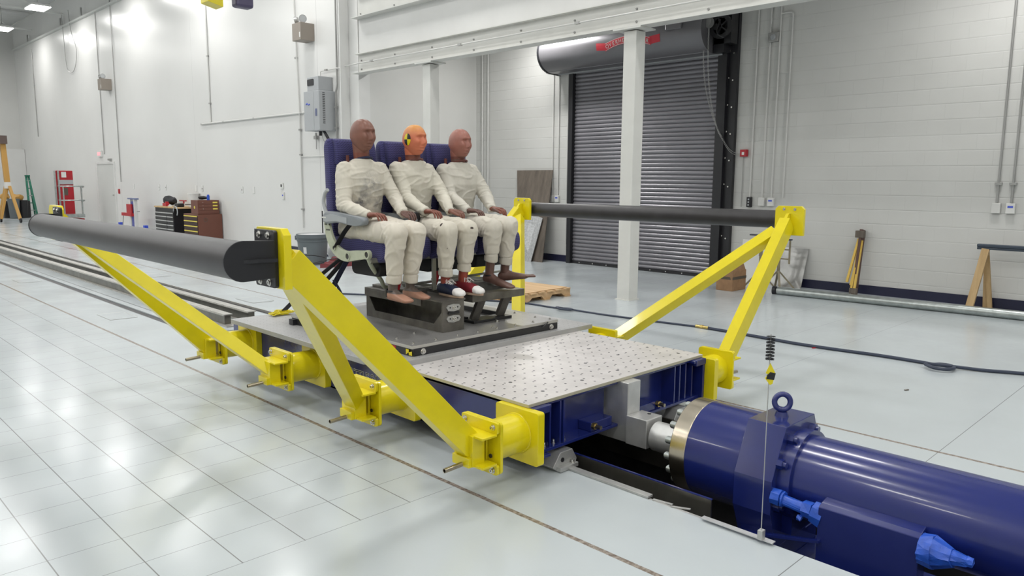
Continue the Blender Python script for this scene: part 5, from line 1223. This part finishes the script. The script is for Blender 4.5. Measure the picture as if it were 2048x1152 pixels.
# curved slats
n_ = 52; z = 0.04; prof = []
while z < 3.66:
    for k in range(5): prof.append((11.245 - .018 * math.sin(PI * k / 4) ** .7, z + .068 * k / 4))
    prof.append((11.253, z + .0705)); z += .0725
vr = [[rd.verts.new((p[0], y, p[1])) for p in prof] for y in (6.58, 9.64)]
for i in range(len(prof) - 1): rd.faces.new((vr[0][i], vr[0][i + 1], vr[1][i + 1], vr[1][i]))
rolld = obj('door_2', rd, M['slat']); rolld['kind'] = 'structure'
so = rolld.modifiers.new('s', 'SOLIDIFY'); so.thickness = .004
bm = B(); box(bm, 11.21, 11.26, 6.58, 9.64, .0, .045); obj('bottom_bar', bm, M['black'], rolld)
for k in range(9):
    y = 6.8 + k * .33; bm = B(); cyl(bm, (11.21, y, .03), (11.20, y, .03), .012, 8); obj('bolt', bm, M['steel'], rolld)
bm = B(); box(bm, 11.15, 11.29, 9.64, 9.74, 0, 3.64); obj('guide', bm, M['black'], rolld, bevel=.004)
bm = B(); box(bm, 11.15, 11.29, 6.42, 6.58, 0, 3.72); box(bm, 11.22, 11.295, 6.27, 6.45, 0, 4.75); obj('guide', bm, M['black'], rolld, bevel=.004)
for k in range(11):
    z = .30 + k * .42
    for dy, dz in ((0, 0), (-.075, -.04)):
        bm = B(); cyl(bm, (11.22, 6.40 + dy + .0, z + dz), (11.19, 6.40 + dy, z + dz), .013, 8); obj('bolt', bm, M['steel'], rolld, smooth=True)
hd = thing('door_hood', 'round grey coil hood with a red ribbon sign above the roller door', 'hood', (10.95, 8.2, 3.62))
hp = [(10.98, 3.62), (10.90, 3.63)] + [(10.98 - .34 * math.cos(a), 3.97 - .34 * math.sin(a)) for a in [PI * .42 - PI * .95 * k / 18 for k in range(19)]] + [(11.28, 4.31), (11.28, 3.62)]
bm = B(); prism(bm, hp, 'Y', 6.60, 10.06); obj('shell', bm, M['hood'], hd, smooth=True)
bm = B(); prism(bm, [(x + (-.006 if x < 11 else 0), z - .008) for x, z in hp[:2]] + [(10.98 - .35 * math.cos(a), 3.97 - .35 * math.sin(a)) for a in [PI * .42 - PI * .95 * k / 18 for k in range(19)]] + [(11.28, 4.33), (11.28, 3.60)], 'Y', 10.06, 10.10); obj('end_cap', bm, M['black'], hd)
bm = B(); box(bm, 11.0, 11.27, 6.40, 6.58, 3.62, 4.5); obj('bracket_plate', bm, M['black'], hd)
bm = B(); box(bm, 11.13, 11.20, 6.5, 10.0, 3.60, 3.63); obj('lintel_strip', bm, M['heaterd'], hd)
def wrap(y, z, off=.004):
    s = (z - 3.97); a = max(-1, min(1, s / .345)); return Vector((10.98 - (.341 + off) * math.cos(math.asin(a)), y, z))
# ribbon: arched band with folded tails, OVERHEAD DOOR
def arc(u, v):     # u -1..1 along, v -.5..1.5 across
    y = 8.02 - u * .55; z = 3.795 + .115 * (1 - u * u) + v * .10; return y, z
def patch(bm, f, nu, nv, off):
    g_ = [[bm.verts.new(wrap(*f(i / nu, j / nv), off)) for j in range(nv + 1)] for i in range(nu + 1)]
    for i in range(nu):
        for j in range(nv): bm.faces.new((g_[i][j], g_[i + 1][j], g_[i + 1][j + 1], g_[i][j + 1]))
bm = B(); patch(bm, lambda a, b: arc(-.86 + 1.72 * a, -.1 + 1.2 * b), 24, 4, .006); rb = obj('ribbon', bm, M['ribbonred'], hd)
bm = B()
for s in (-1, 1):
    patch(bm, lambda a, b, s=s: (8.02 - s * (.44 + .22 * a), 3.83 + .02 * a + .12 * b), 5, 3, .003)
obj('ribbon_tail', bm, M['ribbonred'], hd)
bm = B()
for vv in (-.04, 1.02): patch(bm, lambda a, b, vv=vv: arc(-.84 + 1.68 * a, vv + .05 * b), 24, 1, .0075)
obj('ribbon_line', bm, M['letterw'], hd)
word = 'OVERHEAD DOOR'
for i, ch in enumerate(word):
    if ch == ' ': continue
    u = -.74 + 1.48 * i / (len(word) - 1); y, z = arc(u, .16); y2, z2 = arc(u + .02, .16)
    r = Vector((0, y2 - y, z2 - z)).normalized(); up_ = Vector((0, -r.z, r.y)); up_ = up_ if up_.z > 0 else -up_
    p = wrap(y, z, .009); bm = text_bm(ch, .088, (0, 0, 0), r, up_, offset=.0015, depth=.0004, align='CENTER')
    for v in bm.verts:
        q = v.co; v.co = wrap(y + q.y, z + q.z, .009)
    obj('letter', bm, M['letterw'], hd)
# chain hoist and operator
ch = thing('door_chain_hoist', 'black gear and sprocket hoist with hanging chain at the right end of the hood', 'hoist', (10.95, 6.5, 2.1))
bm = B(); box(bm, 10.62, 10.8, 6.95, 7.25, 4.0, 4.22); obj('motor_box', bm, M['hood'], ch, bevel=.01)
bm = B(); cyl(bm, (10.78, 6.60, 4.07), (10.88, 6.60, 4.07), .085, 20); obj('chain_wheel', bm, M['gconduit'], ch, smooth=True)
bm = B(); ring(bm, (10.9, 6.42, 4.0), (10.94, 6.42, 4.0), .19, .13, 24); 
for k in range(5): a_ = k * PI * .4; beam(bm, (10.92, 6.42, 4.0), (10.92, 6.42 + .14 * math.cos(a_), 4.0 + .14 * math.sin(a_)), .03, .02)
obj('sprocket', bm, M['blackp'], ch)
bm = B(); cyl(bm, (10.9, 6.5, 4.0), (11.2, 6.5, 4.0), .05, 12); box(bm, 11.0, 11.2, 6.28, 6.62, 3.75, 4.35); sweep(bm, smooth_path([(10.9, 6.42, 4.1), (10.86, 6.45, 3.9), (10.9, 6.34, 3.82)], 5), .012, 6); obj('gear_case', bm, M['blackp'], ch)
for k, (o_, e_) in enumerate((((0, .06), (6.44, 2.3)), ((0, -.02), (6.40, 2.22)))):
    pts = smooth_path([(10.83, 6.60 + o_[1], 4.05), (10.86, 6.60 + o_[1], 3.4), (10.95, 6.575 + o_[1] * .6, 2.9), (11.08, 6.50, 2.45), (11.17, e_[0], e_[1])], 26)
    bm = B()
    for i in range(0, len(pts) - 1):
        a_, b_ = pts[i], pts[i + 1]; L = (b_ - a_); u, v = frame_of(L); w = u if i % 2 else v
        sweep(bm, [a_ - w * .007, a_ + L * .25 - w * .010, b_ - w * .007], .0035, 4); sweep(bm, [a_ + w * .007, a_ + L * .25 + w * .010, b_ + w * .007], .0035, 4)
    obj('chain', bm, M['gconduit'], ch)
for dz in (0, -.03):
    bm = B(); sweep(bm, smooth_path([(11.17, 6.42, 2.25 + dz), (11.2, 6.33, 2.12 + dz), (11.24, 6.24, 2.06 + dz), (11.25, 6.14, 2.05 + dz)], 5), .004, 5); obj('pull_cable', bm, M['gconduit'], ch)
t = thing('fire_alarm_box', 'small red pull box with white label on the wall right of the roller door', 'alarm', (11.26, 6.10, 2.0))
bm = B(); box(bm, 11.23, 11.298, 6.05, 6.16, 2.0, 2.11); obj('box', bm, M['redpaint'], t, bevel=.004)
bm = B(); box(bm, 11.226, 11.231, 6.085, 6.125, 2.025, 2.07); obj('label', bm, M['whitep'], t)
# conduits and boxes in the bay
for y0, y1, lb in ((6.05, 5.90, 'first painted conduit right of the roller door, ending at the black box'), (5.84, 5.69, 'second painted conduit right of the roller door'), (5.67, 5.55, 'third painted conduit right of the roller door')):
    conduit(lb, [(11.275, (y0 + y1) / 2, 4.7), (11.275, (y0 + y1) / 2 , 1.34)], r=.013, group=None)
conduit('fourth painted conduit right of the roller door, turning left at the top', [(11.275, 5.61, 4.13), (11.275, 5.42, 4.13), (11.275, 5.42, 1.36)], r=.011)
conduit('nearer of the two grey conduits at the right edge of the block wall', [(11.275, 2.39, 4.7), (11.275, 2.39, 1.36)], 'gconduit', .014, clips=[(11.275, 2.39, 1.6)])
conduit('farther of the two grey conduits near the right edge of the block wall', [(11.275, 2.55, 4.7), (11.275, 2.55, 1.36)], 'gconduit', .014, clips=[(11.275, 2.55, 1.6)])
conduit('left painted conduit just left of the roller door', [(11.275, 10.24, 4.7), (11.275, 10.24, 1.3)], r=.012)
conduit('middle painted conduit just left of the roller door', [(11.275, 10.09, 3.6), (11.275, 10.09, 1.3)], r=.012)
conduit('right painted conduit against the black door guide', [(11.275, 9.86, 3.6), (11.275, 9.86, .35)], r=.012)
conduit('painted conduit pair member behind the right dummy head, left one', [(11.27, 12.3, 4.7), (11.27, 12.3, .4)], r=.016)
conduit('painted conduit pair member behind the right dummy head, right one', [(11.27, 12.12, 4.7), (11.27, 12.12, .4)], r=.016)
conduit('thin grey cable pipe below the red pull box', [(11.28, 6.12, 2.0), (11.28, 6.12, 1.2)], 'gconduit', .006)
def wbox(y, z, m, lb, mark=None, name='outlet_box', w=.10, h=.13, x=11.298):
    bm = B(); box(bm, x - .055, x, y - w / 2, y + w / 2, z - h / 2, z + h / 2); o = tag(obj(name, bm, M[m], bevel=.005), lb, 'box')
    if mark:
        bm = B(); box(bm, x - .058, x - .055, y - .03, y + .03, z + .008, z + .032); obj('blue_mark', bm, M[mark], o)
    return o
o = wbox(5.975, 1.28, 'black', 'black three-button switch box right of the roller door', name='switch_box', w=.075, h=.16)
for k in range(3):
    bm = B(); cyl(bm, (11.243, 5.975, 1.235 + k * .045), (11.236, 5.975, 1.235 + k * .045), .013, 10); obj('button', bm, M['heater'], o)
wbox(5.765, 1.29, 'conduit', 'plain grey-white outlet box right of the black switch box')
wbox(5.61, 1.29, 'whitep', 'white outlet box with blue mark near the top of the yellow frame', 'bluelab')
wbox(2.55, 1.29, 'conduit', 'plain outlet box near the right edge, left of its twin'); wbox(2.39, 1.29, 'whitep', 'white outlet box with blue mark nearest the right edge', 'bluelab')
wbox(10.24, 1.24, 'conduit', 'plain outlet box beside the old plywood'); wbox(10.10, 1.24, 'whitep', 'white outlet box with blue mark between plywood and roller door', 'bluelab')
bm = B(); box(bm, 11.22, 11.298, 5.62, 5.78, 3.72, 3.86); o = tag(obj('alarm_horn', bm, M['gconduit'], bevel=.008), 'small grey horn box high on the block wall between conduits', 'horn')
bm = B(); cyl(bm, (11.22, 5.70, 3.79), (11.20, 5.70, 3.79), .045, 16, .03); obj('horn_mouth', bm, M['heaterd'], o)
bm = B(); sweep(bm, smooth_path([(11.28, 5.72, 4.7), (11.28, 5.74, 4.3), (11.27, 5.76, 4.0), (11.26, 5.72, 3.86)], 4), .006, 5); obj('cable', bm, M['gconduit'], o)
# leaning sheets
bm = B(); faces_from(bm, [[(10.85, 10.10, 0), (10.83, 10.75, 0), (11.26, 11.22, 1.80), (11.26, 10.22, 1.805)], [(10.87, 10.10, -.0 + .002), (10.85, 10.75, .002), (11.275, 11.22, 1.80), (11.275, 10.22, 1.805)]]); tag(obj('plywood_sheet', bm, M['ply']), 'weathered dark plywood sheet leaning against the block wall', 'plywood')
bm = B(); faces_from(bm, [[(10.76, 10.32, 0), (10.76, 11.1, 0), (10.96, 11.1, 1.05), (11.0, 10.24, .86)], [(10.775, 10.32, 0.002), (10.775, 11.1, .002), (10.975, 11.1, 1.05), (11.015, 10.24, .86)]]); tag(obj('silver_board', bm, M['foil']), 'silver foil faced board leaning in front of the plywood', 'board')
# pallet with plywood lid
t = thing('wooden_pallet', 'light wooden pallet on the floor behind the right dummy feet', 'pallet', (7.5, 7.2, 0))
RP = Matrix.Rotation(.06, 4, 'Z')
def pal(b):
    for v in b.verts: v.co = RP @ (v.co - Vector((8.0, 6.85, 0))) + Vector((7.98, 6.87, 0))
    return b
for k in range(3):
    y = 6.86 + k * .40; b = B(); prism(b, [(6.95, .015), (7.12, .015), (7.18, .055), (7.38, .055), (7.42, .015), (7.56, .015), (7.60, .055), (7.80, .055), (7.86, .015), (8.0, .015), (8.0, .10), (6.95, .10)], 'Y', y, y + .04); obj('stringer', pal(b), M['pallet'], t)
for k in range(6):
    x = 6.95 + k * .18; b = B(); box(b, x, x + .13, 6.84, 7.72, .10, .118); obj('deck_board', pal(b), M['pallet'], t)
b = B(); box(b, 6.9, 7.95, 6.88, 7.70, .119, .128); obj('lid_sheet', pal(b), M['pallet'], t)
b = B()
for k in range(3): box(b, 6.95 + k * .46, 7.07 + k * .46, 6.84, 7.72, 0, .015)
obj('bottom_board', pal(b), M['pallet'], t)
# cardboard box
t = thing('cardboard_box', 'brown cardboard box with dark tape band beside the yellow arm', 'box', (10.28, 5.75, 0))
b = B(); box(b, 10.05, 10.45, 5.53, 5.80, 0, .30); 
for v in b.verts: v.co += Vector((noise.noise(v.co * 3) * .01, noise.noise(v.co * 4) * .01, 0))
obj('body', b, M['card'], t, bevel=.004)
b = B(); box(b, 10.047, 10.453, 5.527, 5.803, .17, .21); obj('tape_band', b, M['tapeb'], t)
b = B(); faces_from(b, [[(10.06, 5.54, .30), (10.44, 5.54, .30), (10.40, 5.56, .41), (10.10, 5.56, .41)], [(10.06, 5.545, .30), (10.44, 5.545, .30), (10.40, 5.565, .41), (10.10, 5.565, .41)]]); obj('flap', b, M['card'], t)
b = B(); faces_from(b, [[(10.06, 5.54, .30), (10.06, 5.79, .30), (10.09, 5.77, .40), (10.09, 5.56, .40)], [(10.065, 5.54, .30), (10.065, 5.79, .30), (10.095, 5.77, .40), (10.095, 5.56, .40)]]); obj('flap', b, M['card'], t)
# pipe stands
def stand(x, y, h, lb, frame=False):
    t = thing('pipe_stand', lb, 'stand', (x, y, 0))
    b = B(); cyl(b, (x, y, .22), (x, y, h), .022, 12); cyl(b, (x, y, .50), (x, y, h + .0), .027, 12); obj('post', b, M['olive'], t, smooth=True)
    for k in range(4):
        a_ = k * PI / 2 + .6; b = B(); beam(b, (x, y, .28), (x + .24 * math.cos(a_), y + .24 * math.sin(a_), .01), .03, .022); obj('leg', b, M['olive'], t)
    b = B(); box(b, x - .03, x + .03, y - .18, y + .18, h, h + .022); obj('head', b, M['purple'], t)
    if frame:
        b = B(); cyl(b, (x, y - .16, h - .35), (x, y - .16, h), .015, 8); beam(b, (x, y - .17, h - .28), (x, y + .17, h - .28), .02, .02); beam(b, (x, y - .15, h - .14), (x, y + .15, h - .14), .02, .02); obj('frame', b, M['olive'], t)
stand(10.62, 5.40, .80, 'olive pipe stand with flat head nearest the cardboard box')
stand(10.85, 5.22, .74, 'second olive pipe stand with small frame, close to the grey sheet', True)
b = B(); faces_from(b, [[(11.12, 5.55, 0), (11.13, 4.985, 0), (11.27, 4.955, .60), (11.27, 5.55, .60)], [(11.128, 5.55, .001), (11.138, 4.985, .001), (11.28, 4.955, .60), (11.28, 5.55, .60)]]); tag(obj('metal_sheet', b, M['sheet']), 'brushed grey metal sheet leaning on the wall behind the pipe stands', 'sheet')
b = B(); faces_from(b, [[(11.17, 6.05, 0), (11.17, 5.6, 0), (11.27, 5.6, .68), (11.27, 6.05, .68)], [(11.178, 6.05, .001), (11.178, 5.6, .001), (11.28, 5.6, .68), (11.28, 6.05, .68)]]); tag(obj('white_board', b, M['whitep']), 'glossy white board leaning on the wall behind the cardboard box', 'board')
# long pipe on the floor
t = thing('floor_pipe', 'long galvanised pipe lying on the floor along the block wall', 'pipe', (10.5, 2.5, 0))
b = B(); cyl(b, (10.30, 4.95, .055), (10.55, 1.2, .055), .055, 28); obj('tube', b, M['galv'], t, smooth=True)
b = B(); cyl(b, (10.305, 4.97, .055), (10.30, 5.02, .055), .058, 28); obj('cap', b, M['black'], t, smooth=True)
# folded yellow trestle legs leaning on the wall
t = thing('folded_trestle', 'folded yellow timber trestle with dark rails leaning on the block wall', 'trestle', (11.15, 4.17, 0))
b = B(); beam(b, (11.10, 4.175, .0), (11.245, 4.175, .93), .14, .035, (0, 1, 0)); obj('dark_rail', b, mat('trestle_dark', (.10, .05, .04), .6), t)
for a0, a1 in (((11.04, 4.27, .18), (11.19, 4.20, .80)), ((11.045, 4.20, .10), (11.19, 4.18, .80)), ((11.05, 4.16, .10), (11.19, 4.155, .78)), ((11.05, 4.215, .14), (11.185, 4.165, .7))):
    b = B(); beam(b, a0, a1, .03, .03); obj('leg', b, M['ywood'], t)
b = B(); box(b, 11.14, 11.22, 4.12, 4.24, .82, .92); obj('end_block', b, M['ply'], t, bevel=.006)
b = B(); box(b, 11.03, 11.09, 4.13, 4.23, .02, .10); obj('end_block', b, M['ply'], t, bevel=.006)
# saw horse at the right edge
t = thing('saw_horse', 'timber saw horse with dark steel top near the right edge', 'saw horse', (11.05, 2.4, 0))
b = B(); box(b, 10.99, 11.07, 1.2, 2.66, .80, .84); prism(b, rrect(1.2, 2.66, .77, .80, .01), 'X', 11.0, 11.06); obj('top_rail', b, mat('horse_top', (.04, .055, .08), .4), t, bevel=.012)
for y in (2.56, 1.3):
    for sx, dy in ((-.14, .10), (.22, .0), (.19, -.06)):
        b = B(); beam(b, (11.03 + sx * .12, y, .78), (11.03 + sx, y + dy, .0), .045, .085 if sx < 0 else .05, (0, 1, 0)); obj('leg', b, M['horse'], t)
# hoses
b = B(); L = [(5.6, 9.2, .012), (6.3, 8.1, .012), (6.93, 6.95, .012), (7.0, 6.35, .012), (7.03, 6.15, .012)] + [(6.98 + .075 * math.sin(q) , 6.10 + .10 * math.cos(q), .016 + .003 * q) for q in [k * .55 for k in range(12)]] + [(7.06, 5.87, .012), (7.08, 5.5, .012), (7.16, 4.9, .012), (7.24, 4.4, .012)]
sweep(b, smooth_path(L, 4), .0115, 8); t = tag(obj('air_hose', b, M['hose'], smooth=True), 'dark blue hose with one small loop, on the floor beyond the sled', 'hose')
b = B(); cyl(b, (7.24, 4.40, .018), (7.235, 4.24, .018), .018, 12); cyl(b, (7.238, 4.34, .018), (7.237, 4.31, .018), .024, 6); obj('brass_coupling', b, M['brass'], t, smooth=True)
b = B(); L = [(7.235, 4.24, .016), (7.23, 3.96, .016), (7.20, 3.5, .016), (7.18, 3.18, .016), (7.21, 2.8, .016), (7.25, 2.45, .016), (7.25, 2.1, .016)] + [(7.16 + .12 * math.sin(q + .6), 1.92 + .10 * math.cos(q + .6), .018 + .003 * q) for q in [k * .55 for k in range(11)]] + [(7.27, 1.80, .02), (7.33, 1.62, .016), (7.45, 1.36, .016), (7.6, .9, .016)]
sweep(b, smooth_path(L, 4), .0155, 8); tag(obj('thick_hose', b, M['hose'], smooth=True), 'thick dark hose with a coil loop, running to the right edge', 'hose')
for k, (x, y, lb) in enumerate(((7.15, 3.05, 'tiny red bit of debris beside the thick hose'), (6.2, 1.9, 'small dark scrap on the open floor at right'))):
    b = B(); beam(b, (x, y, .004), (x + .03, y - .02, .006), .012, .006); tag(obj('floor_debris', b, M['redstrap'] if k == 0 else M['tapeb']), lb, 'debris')
